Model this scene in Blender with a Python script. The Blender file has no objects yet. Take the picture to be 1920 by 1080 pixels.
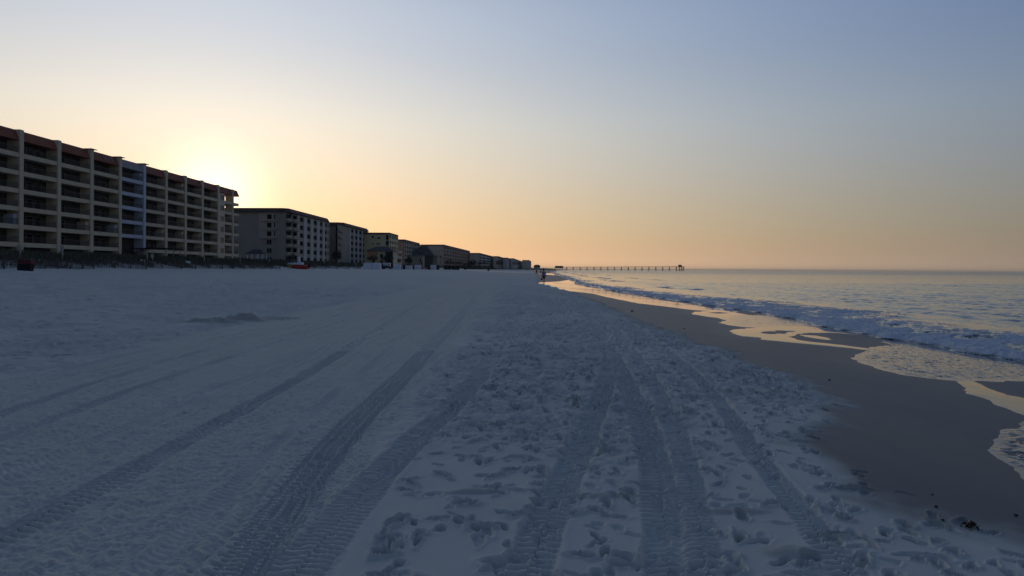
import bpy, math, random
import numpy as np
from mathutils import Matrix, Vector
R = math.radians
rng = np.random.default_rng(7)
random.seed(7)
scene = bpy.context.scene
COL = scene.collection

# ------------------------------------------------------------------ camera
FPX, CX, HY, EYE, ROLL = 1274.0, 960.0, 504.3, 1.7, math.atan(0.0048)
cd = bpy.data.cameras.new('camera'); cam = bpy.data.objects.new('camera', cd); COL.objects.link(cam)
cd.sensor_width = 36.0; cd.lens = FPX / 1920 * 36
cd.shift_y = -(540 - HY) / 1920
cd.clip_start = 0.05; cd.clip_end = 60000
cs, sn = math.cos(ROLL), math.sin(ROLL)
cam.matrix_world = Matrix(((cs, -sn, 0, 0), (0, 0, -1, 0), (sn, cs, 0, EYE), (0, 0, 0, 1)))
scene.camera = cam

# ------------------------------------------------------------------ light
HAZE = 0.00007
SUN_EL, SUN_AZ = 4.0, -23.7          # azimuth measured from +Y towards +X
scene.view_settings.view_transform = 'Standard'
scene.view_settings.look = 'None'
scene.view_settings.exposure = 0.0
scene.view_settings.gamma = 1.0
sd = bpy.data.lights.new('sun', 'SUN'); sun = bpy.data.objects.new('sun', sd); COL.objects.link(sun)
sd.energy = 2.0; sd.angle = R(0.5); sd.color = (1.0, 0.72, 0.42)
sdir = Vector((math.sin(R(SUN_AZ)) * math.cos(R(SUN_EL)), math.cos(R(SUN_AZ)) * math.cos(R(SUN_EL)), math.sin(R(SUN_EL))))
sun.rotation_euler = sdir.to_track_quat('Z', 'Y').to_euler()

world = bpy.data.worlds.new('World'); scene.world = world; world.use_nodes = True
nt = world.node_tree; N = nt.nodes; L = nt.links; N.clear()
def wm(op, a, b=None, c=None):
    n = N.new('ShaderNodeMath'); n.operation = op
    for i, v in enumerate((a, b, c)):
        if v is None: continue
        if isinstance(v, (int, float)): n.inputs[i].default_value = v
        else: L.new(v, n.inputs[i])
    return n.outputs[0]
tc = N.new('ShaderNodeTexCoord'); sep = N.new('ShaderNodeSeparateXYZ'); L.new(tc.outputs['Generated'], sep.inputs[0])
zx, zy, zz = sep.outputs
elev = wm('MULTIPLY', wm('ARCSINE', zz), 180 / math.pi)                # degrees above the horizon
hl = wm('MAXIMUM', wm('SQRT', wm('ADD', wm('MULTIPLY', zx, zx), wm('MULTIPLY', zy, zy))), 1e-4)
hd = wm('DIVIDE', wm('ADD', wm('MULTIPLY', zx, math.sin(R(SUN_AZ))), wm('MULTIPLY', zy, math.cos(R(SUN_AZ)))), hl)
phi = wm('MULTIPLY', wm('ARCCOSINE', wm('MINIMUM', wm('MAXIMUM', hd, -1.0), 1.0)), 180 / math.pi)
phi = wm('SMOOTH_MIN', phi, 76.0, 14.0)
phi = wm('SUBTRACT', wm('SQRT', wm('ADD', wm('MULTIPLY', phi, phi), 600.0)), 34.3)
phi = wm('MULTIPLY', phi, wm('POWER', hl, 0.3))
comb = N.new('ShaderNodeCombineXYZ')
for i, k in enumerate((0.0335, 0.0262, 0.0165)):
    L.new(wm('EXPONENT', wm('MULTIPLY', phi, -k)), comb.inputs[i])
ramp = N.new('ShaderNodeValToRGB'); L.new(wm('DIVIDE', wm('ADD', elev, 5.0), 95.0), ramp.inputs[0])
stops = [(-5, (.55, .36, .22)), (0, (1.06, .66, .385)), (1.3, (.86, .53, .30)), (3.3, (.79, .56, .315)), (7, (.73, .61, .46)),
         (11, (.66, .645, .59)), (13.5, (.60, .61, .61)), (17.5, (.45, .51, .61)), (21.6, (.425, .50, .635)), (34, (.20, .26, .40)), (55, (.080, .120, .205)), (90, (.048, .078, .145))]
el = ramp.color_ramp.elements
while len(el) > 1: el.remove(el[0])
el[0].position = 0; el[0].color = (*stops[0][1], 1)
for e, c in stops[1:]:
    q = el.new((e + 5) / 95); q.color = (*c, 1)
ramp.color_ramp.interpolation = 'B_SPLINE'
mul = N.new('ShaderNodeVectorMath'); mul.operation = 'MULTIPLY'; L.new(ramp.outputs[0], mul.inputs[0]); L.new(comb.outputs[0], mul.inputs[1])
# glow of the air round the sun
GE = 5.4
dt = N.new('ShaderNodeVectorMath'); dt.operation = 'DOT_PRODUCT'; L.new(tc.outputs['Generated'], dt.inputs[0])
dt.inputs[1].default_value = (math.sin(R(SUN_AZ)) * math.cos(R(GE)), math.cos(R(SUN_AZ)) * math.cos(R(GE)), math.sin(R(GE)))
ang = wm('MULTIPLY', wm('ARCCOSINE', wm('MINIMUM', dt.outputs['Value'], 1.0)), 180 / math.pi)
glow = wm('ADD', wm('MULTIPLY', wm('EXPONENT', wm('MULTIPLY', wm('POWER', wm('DIVIDE', ang, 3.0), 2.0), -1.0)), 0.6),
          wm('MULTIPLY', wm('EXPONENT', wm('DIVIDE', ang, -6.0)), 0.22))
gcol = N.new('ShaderNodeVectorMath'); gcol.operation = 'SCALE'; gcol.inputs[0].default_value = (1.0, .90, .74); L.new(glow, gcol.inputs['Scale'])
add = N.new('ShaderNodeVectorMath'); add.operation = 'ADD'; L.new(mul.outputs[0], add.inputs[0]); L.new(gcol.outputs[0], add.inputs[1])
sky = N.new('ShaderNodeTexSky'); sky.sky_type = 'NISHITA'; sky.sun_disc = False
sky.sun_elevation = R(SUN_EL); sky.sun_rotation = R(SUN_AZ)
b1 = N.new('ShaderNodeBackground'); L.new(sky.outputs[0], b1.inputs[0]); b1.inputs[1].default_value = 0.004
b2 = N.new('ShaderNodeBackground'); L.new(add.outputs[0], b2.inputs[0]); b2.inputs[1].default_value = 0.97
ads = N.new('ShaderNodeAddShader'); L.new(b1.outputs[0], ads.inputs[0]); L.new(b2.outputs[0], ads.inputs[1])
wo = N.new('ShaderNodeOutputWorld'); L.new(ads.outputs[0], wo.inputs[0])

# ------------------------------------------------------------------ helpers
def tag(o, label=None, cat=None, group=None, kind=None):
    if label: o['label'] = label
    if cat: o['category'] = cat
    if group: o['group'] = group
    if kind: o['kind'] = kind
    return o
def thing(name, label, cat, loc, rz=0, group=None):
    o = bpy.data.objects.new(name, None); o.empty_display_size = 0.3
    COL.objects.link(o); o.location = loc; o.rotation_euler = (0, 0, rz)
    return tag(o, label, cat, group)
class MB:
    def __init__(s): s.v = []; s.f = []
    def add(s, vs, fs):
        n = len(s.v); s.v += [tuple(p) for p in vs]; s.f += [tuple(i + n for i in f) for f in fs]; return s
    def box(s, x0, y0, z0, x1, y1, z1):
        return s.add([(x0, y0, z0), (x1, y0, z0), (x1, y1, z0), (x0, y1, z0), (x0, y0, z1), (x1, y0, z1), (x1, y1, z1), (x0, y1, z1)],
                     [(0, 3, 2, 1), (4, 5, 6, 7), (0, 1, 5, 4), (1, 2, 6, 5), (2, 3, 7, 6), (3, 0, 4, 7)])
    def hull(s, base, top):      # two rings of equal length
        n = len(base)
        return s.add(list(base) + list(top), [tuple(range(n - 1, -1, -1)), tuple(range(n, 2 * n))] +
                     [(i, (i + 1) % n, n + (i + 1) % n, n + i) for i in range(n)])
    def tube(s, p0, p1, r0, r1=None, n=8):
        r1 = r0 if r1 is None else r1
        p0, p1 = Vector(p0), Vector(p1); q = (p1 - p0).to_track_quat('Z', 'Y')
        ring = [Vector((math.cos(2 * math.pi * i / n), math.sin(2 * math.pi * i / n), 0)) for i in range(n)]
        return s.hull([p0 + q @ (r * r0) for r in ring], [p1 + q @ (r * r1) for r in ring])
    def build(s, name, mat, parent=None, smooth=False, bevel=0):
        me = bpy.data.meshes.new(name); me.from_pydata(s.v, [], s.f); me.update()
        if smooth: me.polygons.foreach_set('use_smooth', [True] * len(me.polygons))
        o = bpy.data.objects.new(name, me); COL.objects.link(o); me.materials.append(mat)
        if parent: o.parent = parent
        if bevel:
            m = o.modifiers.new('bevel', 'BEVEL'); m.width = bevel; m.segments = 2; m.limit_method = 'ANGLE'
        return o
def mat(name, col, rough=0.8, vary=0.12, scale=1.5, bump=0.0, spec=0.5, metal=0.0, streak=False):
    m = bpy.data.materials.new(name); m.use_nodes = True; t = m.node_tree; b = t.nodes['Principled BSDF']
    b.inputs['Roughness'].default_value = rough; b.inputs['Metallic'].default_value = metal
    b.inputs['Specular IOR Level'].default_value = spec
    g = t.nodes.new('ShaderNodeNewGeometry'); mp = t.nodes.new('ShaderNodeMapping'); t.links.new(g.outputs['Position'], mp.inputs[0])
    mp.inputs['Scale'].default_value = (scale, scale, scale * (0.25 if streak else 1))
    n = t.nodes.new('ShaderNodeTexNoise'); n.inputs['Scale'].default_value = 1; n.inputs['Detail'].default_value = 4
    t.links.new(mp.outputs[0], n.inputs['Vector'])
    mx = t.nodes.new('ShaderNodeMix'); mx.data_type = 'RGBA'
    t.links.new(n.outputs['Fac'], mx.inputs['Factor'])
    mx.inputs[6].default_value = (*[max(0, c * (1 - 2 * vary)) for c in col], 1); mx.inputs[7].default_value = (*[min(1, c * (1 + 2 * vary)) for c in col], 1)
    t.links.new(mx.outputs[2], b.inputs['Base Color'])
    if bump:
        bm = t.nodes.new('ShaderNodeBump'); bm.inputs['Strength'].default_value = bump; bm.inputs['Distance'].default_value = .02
        t.links.new(n.outputs['Fac'], bm.inputs['Height']); t.links.new(bm.outputs[0], b.inputs['Normal'])
    return m
def smooth(x, a, b):
    t = np.clip((x - a) / (b - a), 0, 1); return t * t * (3 - 2 * t)
_perm = rng.random((256, 256))
def vnoise(x, y, seed=0):
    x = x + seed * 17.13; y = y + seed * 9.71
    xi = np.floor(x).astype(np.int64); yi = np.floor(y).astype(np.int64); fx = x - xi; fy = y - yi
    fx = fx * fx * fx * (fx * (fx * 6 - 15) + 10); fy = fy * fy * fy * (fy * (fy * 6 - 15) + 10)
    g = lambda i, j: _perm[i & 255, j & 255]
    a = g(xi, yi) * (1 - fx) + g(xi + 1, yi) * fx; b = g(xi, yi + 1) * (1 - fx) + g(xi + 1, yi + 1) * fx
    return (a * (1 - fy) + b * fy) * 2 - 1
def fbm(x, y, oct=3, seed=0):
    s = 0; a = 1
    for i in range(oct):
        s = s + a * vnoise(x * 2 ** i, y * 2 ** i, seed + i * 3); a *= 0.5
    return s
# shoreline curve, beach profile
_cy = np.geomspace(1, 40000, 900)
_cv = np.interp(_cy, [0, 25, 34, 48, 75, 110, 190, 440, 1000, 1750, 4000, 40000], [0, 0, .6, 0, -1.8, -2.2, 1.8, 12, 50, 118, 330, 3700])
_cv = np.convolve(np.pad(_cv, 8, mode='edge'), np.hanning(19)[1:-1] / np.hanning(19)[1:-1].sum(), 'valid')
def shore(y): return np.interp(y, _cy, _cv)
WL = -0.75
def zbase(x, y):
    x = np.asarray(x, float); y = np.asarray(y, float)
    a = x - shore(y); b = x - 0.011 * y - smooth(y, 350, 1700) * 60
    sea = -0.05 * smooth(a, 3, 5.5) * 2.5 - 0.073 * np.maximum(0, np.sqrt(np.maximum(a - 5.2, 0) ** 2 + .25) - .5)
    sea = np.maximum(sea, -4.0)
    land = 0.028 * np.maximum(0, np.sqrt(np.maximum(-b - 5, 0) ** 2 + 4) - 2)
    land = np.minimum(land, 1.55)
    dune = 1.55 * smooth(-b, 59, 67)
    return sea + land + dune
def unproj(px, py):
    u, v = px - CX, -(py - HY)
    rx, rz = (u * cs - v * sn) / FPX, (v * cs + u * sn) / FPX
    Y = np.geomspace(1.5, 6000, 4000); d = EYE + Y * rz - zbase(rx * Y, Y)
    i = int(np.argmax(d < 0)) if (d < 0).any() else len(Y) - 1
    if i == 0: return rx * Y[0], Y[0]
    t = d[i - 1] / (d[i - 1] - d[i] + 1e-12); y = Y[i - 1] + t * (Y[i] - Y[i - 1])
    return rx * y, y
def ray(px, py):
    u, v = px - CX, -(py - HY); return (u * cs - v * sn) / FPX, (v * cs + u * sn) / FPX
def gz(x, y): return float(zbase(x, y))
def grid_mesh(name, X, Y, Z, keep=None, attrs=None):
    nr, nc = X.shape; vid = np.arange(nr * nc).reshape(nr, nc)
    q = np.stack([vid[:-1, :-1], vid[:-1, 1:], vid[1:, 1:], vid[1:, :-1]], -1).reshape(-1, 4)
    if keep is not None: q = q[keep.reshape(-1)]
    used = np.unique(q); remap = np.full(nr * nc, -1); remap[used] = np.arange(len(used)); q = remap[q]
    co = np.stack([X.ravel()[used], Y.ravel()[used], Z.ravel()[used]], 1).astype(np.float32)
    me = bpy.data.meshes.new(name); me.vertices.add(len(co)); me.vertices.foreach_set('co', co.ravel())
    me.loops.add(q.size); me.loops.foreach_set('vertex_index', q.ravel().astype(np.int32))
    me.polygons.add(len(q)); me.polygons.foreach_set('loop_start', np.arange(0, q.size, 4, dtype=np.int32))
    me.update(calc_edges=True); me.polygons.foreach_set('use_smooth', np.ones(len(q), bool))
    for k, A in (attrs or {}).items():
        at = me.attributes.new(k, 'FLOAT', 'POINT'); at.data.foreach_set('value', A.ravel()[used].astype(np.float32))
    o = bpy.data.objects.new(name, me); COL.objects.link(o); return o

# ------------------------------------------------------------------ beach (one sheet)
rows = [-30, -18, -9, -4, -1, .5]
y = 1.4
while y < 60: rows.append(y); y *= (1.0030 if y < 14 else 1.0045) if y > 2.8 else 1.02
while y < 150: rows.append(y); y *= 1.006
while y < 900: rows.append(y); y *= 1.013
while y < 9000: rows.append(y); y *= 1.05
rows = np.array(rows)
cols = np.concatenate([-np.geomspace(0.95, 40, 22)[::-1], np.arange(-.93, -.5, .0016), np.arange(-.5, .80, .00115), np.arange(.80, 1.0, .006), np.geomspace(1.0, 5, 12)])
T, YY = np.meshgrid(cols, rows); XX = T * np.sqrt(YY ** 2 + 2.0)
Z = zbase(XX, YY)
# path of every track: pixels of its centre line on the sand -> ground points
def path(pts, ext=True):
    w = [unproj(*p) for p in pts]; w.sort(key=lambda p: p[1])
    xs = np.array([p[0] for p in w]); ys = np.array([p[1] for p in w])
    k = (xs[1] - xs[0]) / (ys[1] - ys[0]); xs = np.r_[xs[0] - k * (ys[0] - 0.5), xs]; ys = np.r_[0.5, ys]
    g = np.geomspace(.5, 200, 400); v = np.interp(g, ys, xs)
    v = np.convolve(np.pad(v, 22, mode='edge'), np.hanning(47)[1:-1] / np.hanning(47)[1:-1].sum(), 'valid')
    return g, v, ys[-1]
Rn = np.where(rows < 150)[0].max() + 1
X, Y_ = XX[:Rn], YY[:Rn]
# limits of the raked strip
rg, rv, _ = path([(585, 1080), (700, 870), (790, 720), (880, 610), (935, 545), (960, 520)])
lg, lv, _ = path([(-60, 735), (120, 688), (300, 645), (430, 614), (600, 578), (740, 550), (860, 522)])
xr = np.interp(Y_, rg, rv) + 0.12 * vnoise(Y_ * .8, Y_ * 0, 4); xl = np.interp(Y_, lg, lv) + .2 * vnoise(Y_ * .5, Y_ * 0, 8)
raked = smooth(X, xl - .12, xl + .12) * (1 - smooth(X, xr - .1, xr + .1))
# dry / wet limit
wb = np.interp(YY, [0, 3.5, 4.6, 5.5, 6.7, 7.8, 9.1, 12, 25, 40, 60, 100, 200, 500], [2.9, 2.95, 2.9, 2.55, 2.75, 3.5, 4.15, 4.4, 4.2, 4.3, 4.6, 3.6, 7.5, 15])
wet = smooth(XX + .30 * fbm(XX * 1.3, YY * .9, 3, 5) + .12 * fbm(XX * 5, YY * 4, 2, 6) * (YY < 60), wb - .12, wb + .60)
wetn = wet[:Rn]
dry = 1 - wetn
H = np.zeros_like(X)
fine = 1 - smooth(Y_, 25, 70)
open_ = dry * (1 - raked)
# gentle relief and churned surface
H += (0.012 * fbm(X * .9, Y_ * .9, 3, 1)) * open_ + .004 * fbm(X * .5, Y_ * .4, 2, 2) * wetn
churn = smooth(fbm(X * .55, Y_ * .45, 3, 11) + .5 * smooth(Y_, 6, 14), -.15, .65)
right_zone = smooth(X, xr - .1, xr + .4)
billow = lambda a_, b_, o_, s_: .5 - np.abs(fbm(a_, b_, o_, s_))
H += open_ * churn * (0.030 * billow(X * 3.6, Y_ * 3.6, 3, 12) + .013 * fbm(X * 12, Y_ * 12, 2, 13))
H += open_ * smooth(Y_, 6, 14) * (.028 * billow(X * 2.4, Y_ * 2.6, 3, 15) + .013 * fbm(X * 5.5, Y_ * 5.5, 2, 16)) * (.45 + .8 * churn) * smooth(X, xr + .2, xr + 1.2)
# raked strip: crumbly grains, fine comb lines and cross scuffs
cr = .6 * fbm(X * 17, Y_ * 17, 2, 21) + .25 * fbm(X * 8, Y_ * 9, 1, 20)
q_ = (X - xl) / (xr - xl)
lines = np.maximum(0, fbm(q_ * 46, Y_ * .12, 2, 28)) * .020 + .009 * np.sin(q_ * 230 + vnoise(Y_ * .3, q_ * 9, 29) * 2) * smooth(vnoise(q_ * 11, Y_ * .2, 30), 0, .5)
H += raked * (.009 * cr + lines + .002 * fbm(X * 3, Y_ * 3.5, 2, 22) + .007 * fbm(X * 34, Y_ * 34, 1, 23) * (1 - smooth(Y_, 8, 14)) + .010 * np.maximum(0, fbm(X * 6, Y_ * 20, 2, 24)))
combm = smooth(fbm(X * .5, Y_ * .6, 2, 26), .0, .4)
H += raked * combm * .0045 * np.sin((X * .86 + Y_ * .50) * 2 * math.pi / .055 + 1.5 * vnoise(X * 2, Y_ * 2, 27)) * (1 - smooth(Y_, 5.5, 8.5))
H += -.02 * raked
TRK = np.zeros_like(X)
def track(pts, w, kind, depth=.022, per=.085, ymax=70, amp=.02, seed=0, fade=(200, 300)):
    global H, TRK
    g, v, yend = path(pts); ymax = min(ymax, yend)
    xc = np.interp(Y_, g, v); sl = np.interp(Y_, g, np.gradient(v, g)); ca = 1 / np.sqrt(1 + sl ** 2)
    ds = np.cumsum(np.r_[0, np.hypot(np.diff(g), np.diff(v))]); s0 = np.interp(Y_, g, ds)
    u = (X - xc) * ca; s = s0 + (X - xc) * ca * sl * ca * 0 + (X - xc) * sl * ca
    n1 = vnoise(s * 1.3, u * 3, seed + 31); u = u + .012 * vnoise(s * 4, u * 4, seed + 3)
    hw = w / 2; inside = 1 - smooth(np.abs(u), hw - .025, hw + .02)
    m = (1 - smooth(Y_, ymax * .85, ymax)) * np.maximum(dry, .25)
    q = u / hw
    if kind == 'lug':          # chunky bars, the two halves out of step
        ph = s / per + np.where(u > 0, .5, 0) + .35 * np.abs(q) + .16 * vnoise(s * 6, u * 9, seed + 5)
        bar = .5 + .5 * np.cos(2 * math.pi * ph); bar = bar ** 1.6
        p = bar * (.75 + .45 * n1) * (.85 + .25 * vnoise(s * 2.3, u * 0 + seed, seed + 9))
    elif kind == 'lattice':    # fine cleats cut by lengthwise seams
        ph = s / per + .5 * q + .1 * np.sin(q * 9)
        bar = (.5 + .5 * np.cos(2 * math.pi * ph)) ** 2
        seam = (.5 + .5 * np.cos(2 * math.pi * (u / (w / 4) + .18 * np.sin(2 * math.pi * s / per)))) ** 14
        p = np.maximum(bar, seam) * (.8 + .3 * n1)
        edge = np.exp(-((q + .93) / .12) ** 2); p = p * (1 - edge) + edge * (.5 + .5 * np.cos(2 * math.pi * s / (per * 2))) * 1.5
    else:                      # worn road tyre
        ph = s / per + .8 * q
        p = .7 * (.5 + .5 * np.cos(2 * math.pi * ph)) * (.7 + .5 * n1)
    TRK = np.maximum(TRK, inside * m)
    berm = np.exp(-((np.abs(u) - hw - .02) / .035) ** 2) * (.003 + .007 * fbm(s * 3, u * 5, 3, seed + 8))
    H = H * (1 - .75 * inside * m) + m * (inside * (-.002 - amp * 1.5 * (1 - np.clip(p * 1.8, 0, 1)) + .0035 * fbm(s * 14, u * 14, 2, seed + 6)) + berm)
T2 = [(-60, 1035), (33, 987), (130, 940), (233, 887), (333, 830), (433, 777), (533, 727), (600, 685), (680, 635), (770, 580), (840, 540)]
track([(-80, 850), (0, 818), (150, 762), (400, 678), (620, 608), (760, 566)], .20, 'lug', .014, .085, seed=1, amp=.024)
track([(-80, 800), (0, 776), (180, 715), (350, 663), (560, 610), (700, 575)], .20, 'lug', .014, .085, seed=2, amp=.022)
track([(-80, 935), (120, 850), (300, 770), (500, 690), (640, 630)], .20, 'tyre', .010, .09, seed=3, amp=.016)
track([(-80, 745), (60, 708), (240, 664), (420, 622), (600, 585)], .25, 'tyre', .010, .09, seed=12, amp=.020)
track([(250, 1080), (400, 940), (520, 830), (640, 725), (730, 655), (800, 600)], .16, 'tyre', .010, .07, seed=13, amp=.016)
track([(-60, 905), (100, 858), (300, 780), (470, 712), (620, 655), (720, 605)], .16, 'tyre', .008, .07, seed=14, amp=.014)
track(T2, .27, 'lug', .028, .08, seed=4, amp=.030)
track([(440, 1080), (465, 1053), (520, 970), (577, 887), (665, 787), (728, 730), (790, 668), (845, 612), (890, 560), (915, 530)], .40, 'lattice', .024, .058, seed=5, amp=.026)
track([(545, 1080), (612, 1000), (672, 933), (708, 887), (800, 803), (860, 753), (910, 690), (950, 635), (985, 590)], .33, 'lug', .012, .068, seed=6, amp=.022)
track([(985, 1080), (1000, 1020), (1028, 953), (1070, 887), (1093, 820), (1125, 753), (1145, 690), (1140, 620), (1105, 560)], .28, 'lug', .018, .080, seed=7, amp=.026)
track([(1255, 1080), (1250, 1053), (1242, 953), (1235, 887), (1218, 820), (1190, 753), (1162, 690), (1120, 610), (1068, 550)], .29, 'lug', .018, .080, seed=8, amp=.026)
track([(1325, 1080), (1318, 1053), (1302, 953), (1290, 887), (1275, 820), (1245, 753), (1210, 690), (1160, 620), (1090, 560)], .22, 'lug', .012, .072, seed=9, amp=.018)
track([(1590, 1080), (1568, 1053), (1510, 953), (1437, 887), (1395, 820), (1345, 745), (1280, 680), (1190, 610), (1100, 560)], .21, 'lug', .016, .075, seed=10, amp=.022)
# footprints
Z0 = (1 - .5 * TRK) * (.15 + .85 * dry)
tt = cols; ry = rows[:Rn]
def stamp(x0, y0, ang, ln, wd, dp, rim=.35, two=True):
    i0, i1 = np.searchsorted(ry, y0 - .32), np.searchsorted(ry, y0 + .32)
    if i1 <= i0 + 1: i1 = i0 + 2
    sy = math.sqrt(y0 * y0 + 2); j0, j1 = np.searchsorted(tt, (x0 - .35) / sy * 1.0 - .01), np.searchsorted(tt, (x0 + .35) / sy + .01)
    xs = X[i0:i1, j0:j1] - x0; ys = Y_[i0:i1, j0:j1] - y0
    c, s = math.cos(ang), math.sin(ang); a = xs * c + ys * s; b = -xs * s + ys * c       # b: along the foot
    a = a + .012 * vnoise(xs * 20 + x0 * 7, ys * 20 + y0 * 5, 41)
    b = b + .02 * vnoise(xs * 14 + x0 * 3, ys * 14 + y0 * 9, 42)
    ln = ln * .88; wd = wd * .88; wloc = wd / 2 * (1 + .22 * np.clip(b / ln * 2, -1, 1)) * (1 - .18 * np.exp(-(b / ln * 6) ** 2))
    r = np.sqrt((a / wloc) ** 2 + (b / (ln / 2)) ** 2)
    dp = dp * 1.5; d = -dp * (1 - smooth(r, .74, 1.06)) * (1 + .25 * (b / ln)) + dp * rim * np.exp(-((r - 1.3) / .22) ** 2) * (.7 + .5 * math.sin(x0 * 31))
    H[i0:i1, j0:j1] += d * (.1 + .9 * np.clip(Z0[i0:i1, j0:j1], 0, 1))
def zone_ok(x, y):
    return np.interp(y, rg, rv) + .3 < x < np.interp(y, [0, 3.5, 4.6, 5.5, 6.7, 9.1, 12, 40, 90], [3.3, 3.3, 3.2, 3.0, 3.0, 4.25, 4.6, 4.6, 4.6])
trails = []
for k in range(17):             # walkers' trails along the beach
    x = random.uniform(-1.2, 4.0); yy = 2.4; side = 1; dr = random.uniform(-.04, .06); a0 = random.uniform(-.15, .15)
    while yy < 45:
        if random.random() < .72 and zone_ok(x, yy):
            stamp(x + side * .1 + random.uniform(-.04, .04), yy, a0 + side * -.12 + random.uniform(-.15, .15), random.uniform(.19, .26), random.uniform(.075, .10), random.uniform(.012, .026) * (1 + .5 * (yy > 9)))
        side *= -1; yy += random.uniform(.58, .74); x += dr * .6 + random.uniform(-.05, .05)
for k in range(5600):
    yy = math.exp(random.uniform(math.log(3.2), math.log(48))); x = random.uniform(-3, 4.8)
    dens = .42 if yy < 6 else (.55 if yy < 9 else .9)
    if random.random() < dens and zone_ok(x, yy):
        stamp(x, yy, random.uniform(-3.1, 3.1), random.uniform(.10, .24), random.uniform(.055, .11), random.uniform(.006, .026) * (1 + .7 * (yy > 8)), .5)
for k in range(900):            # landward of the raked strip, older and softer prints
    yy = math.exp(random.uniform(math.log(9), math.log(45))); x0 = np.interp(yy, lg, lv); x = random.uniform(x0 - 12, x0 - .3)
    stamp(x, yy, random.uniform(-3.1, 3.1), random.uniform(.2, .34), random.uniform(.12, .18), random.uniform(.015, .035), .3)
for px, py, ln in ((950, 1052, .4), (730, 1010, .2), (905, 990, .25), (875, 945, .2), (1000, 985, .2), (720, 1035, .2), (960, 880, .25), (1140, 845, .2), (905, 890, .2)):
    x, yy = unproj(px, py); stamp(x, yy, 1.5 + random.uniform(-.3, .3), ln * .8, .11, .035, .4)
left = (1 - smooth(X, xl - .3, xl)) * dry
H += left * smooth(Y_, 6, 12) * (.024 * billow(X * 4.0, Y_ * 3.6, 2, 53) + .045 * fbm(X * 1.4, Y_ * 1.1, 3, 51))
# low heap of scooped sand, scuffed patches
def heap(px, py, rx, ry_, h, seed):
    x0, y0 = unproj(px, py); r = np.sqrt(((X - x0) / rx) ** 2 + ((Y_ - y0) / ry_) ** 2) + .22 * fbm(X * 2, Y_ * 2, 3, seed)
    return h * (1 - smooth(r, .1, 1.1)) * (1 + .3 * fbm(X * 5, Y_ * 5, 3, seed + 2)), 1 - smooth(r, .7, 1.25)
hp, hm = heap(452, 600, .95, .8, .15, 60); H += hp; dark = hm * .55
hp, hm = heap(400, 606, .9, .6, .10, 63); H += hp; dark = np.maximum(dark, hm * .5)
hp, hm = heap(520, 596, .7, .7, .06, 66); H += hp; dark = np.maximum(dark, hm * .4)
for px, py, rx_, ry_, h in ((1145, 930, .28, .06, .02), (1375, 957, .24, .06, .02), (880, 925, .22, .05, .025), (1010, 893, .10, .05, .03), (1600, 915, .18, .10, .03), (1480, 1035, .16, .10, .035), (1570, 1003, .12, .08, .02)):
    hp, hm = heap(px, py, rx_, ry_, h, int(px)); H += hp; dark = np.maximum(dark, hm * .35)
H *= (1 - smooth(Y_, 50, 85))
H += dry * (1 - .6 * raked) * (.085 * fbm(X * .42, Y_ * .30, 3, 55) + .045 * billow(X * 1.3, Y_ * .8, 3, 57) * (1 - smooth(Y_, 70, 110))) * smooth(Y_, 12, 40) * (1 - smooth(Y_, 115, 148))
H += wetn * (.0015 * fbm(X * 3, Y_ * 1.2, 2, 70)) * (1 - smooth(Y_, 20, 50))
Z[:Rn] += H
DK = np.zeros_like(Z); DK[:Rn] = np.maximum(dark, .06 * np.clip(.4 * TRK + open_ * churn, 0, 1) * (.6 + .5 * fbm(X * 1.5, Y_ * 1.5, 2, 77)) * (1 - smooth(Y_, 40, 74))); RK = np.zeros_like(Z); RK[:Rn] = raked * dry * (1 - .8 * smooth(Y_, 30, 140))
DK = np.clip(DK, 0, 1); RG = np.zeros_like(Z); RG[:Rn] = np.clip(raked + .7 * churn * open_ + .7 * left, 0, 1) * dry * (1 - .8 * TRK)
beach = grid_mesh('beach_sand', XX, YY, Z, (np.abs(XX[1:, 1:]) < 20000) & (np.abs(XX[1:, :-1]) < 20000), {'wet': wet, 'dark': DK, 'raked': RK, 'crumb': RG}); tag(beach, kind='structure')

m = bpy.data.materials.new('sand'); m.use_nodes = True; t = m.node_tree; b = t.nodes['Principled BSDF']
def att(t, n):
    a = t.nodes.new('ShaderNodeAttribute'); a.attribute_name = n; return a.outputs['Fac']
def mixc(t, f, a, b_):
    n = t.nodes.new('ShaderNodeMix'); n.data_type = 'RGBA'
    for i, v in ((0, f), (6, a), (7, b_)):
        if isinstance(v, (int, float)): n.inputs[i].default_value = v
        elif isinstance(v, tuple): n.inputs[i].default_value = (*v, 1)
        else: t.links.new(v, n.inputs[i])
    return n.outputs[2]
def mth(t, op, a, b_=None, c=None):
    n = t.nodes.new('ShaderNodeMath'); n.operation = op
    for i, v in enumerate((a, b_, c)):
        if v is None: continue
        if isinstance(v, (int, float)): n.inputs[i].default_value = v
        else: t.links.new(v, n.inputs[i])
    return n.outputs[0]
def noise(t, sc, det=4, vec=None, stretch=None):
    g = t.nodes.new('ShaderNodeNewGeometry'); src = g.outputs['Position']
    if stretch:
        mp = t.nodes.new('ShaderNodeMapping'); mp.inputs['Scale'].default_value = stretch; t.links.new(src, mp.inputs[0]); src = mp.outputs[0]
    n = t.nodes.new('ShaderNodeTexNoise'); n.inputs['Scale'].default_value = sc; n.inputs['Detail'].default_value = det
    t.links.new(src, n.inputs['Vector']); return n.outputs['Fac']
wetA, darkA, rakA = att(t, 'wet'), att(t, 'dark'), att(t, 'raked')
c0 = mixc(t, noise(t, 1.2), (.52, .525, .465), (.63, .635, .57))
c0 = mixc(t, mth(t, 'MULTIPLY', rakA, .55), c0, (.62, .60, .51))
c0 = mixc(t, mth(t, 'MULTIPLY', mth(t, 'GREATER_THAN', noise(t, 260, 1), .66), .35), c0, (.22, .18, .14))
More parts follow.
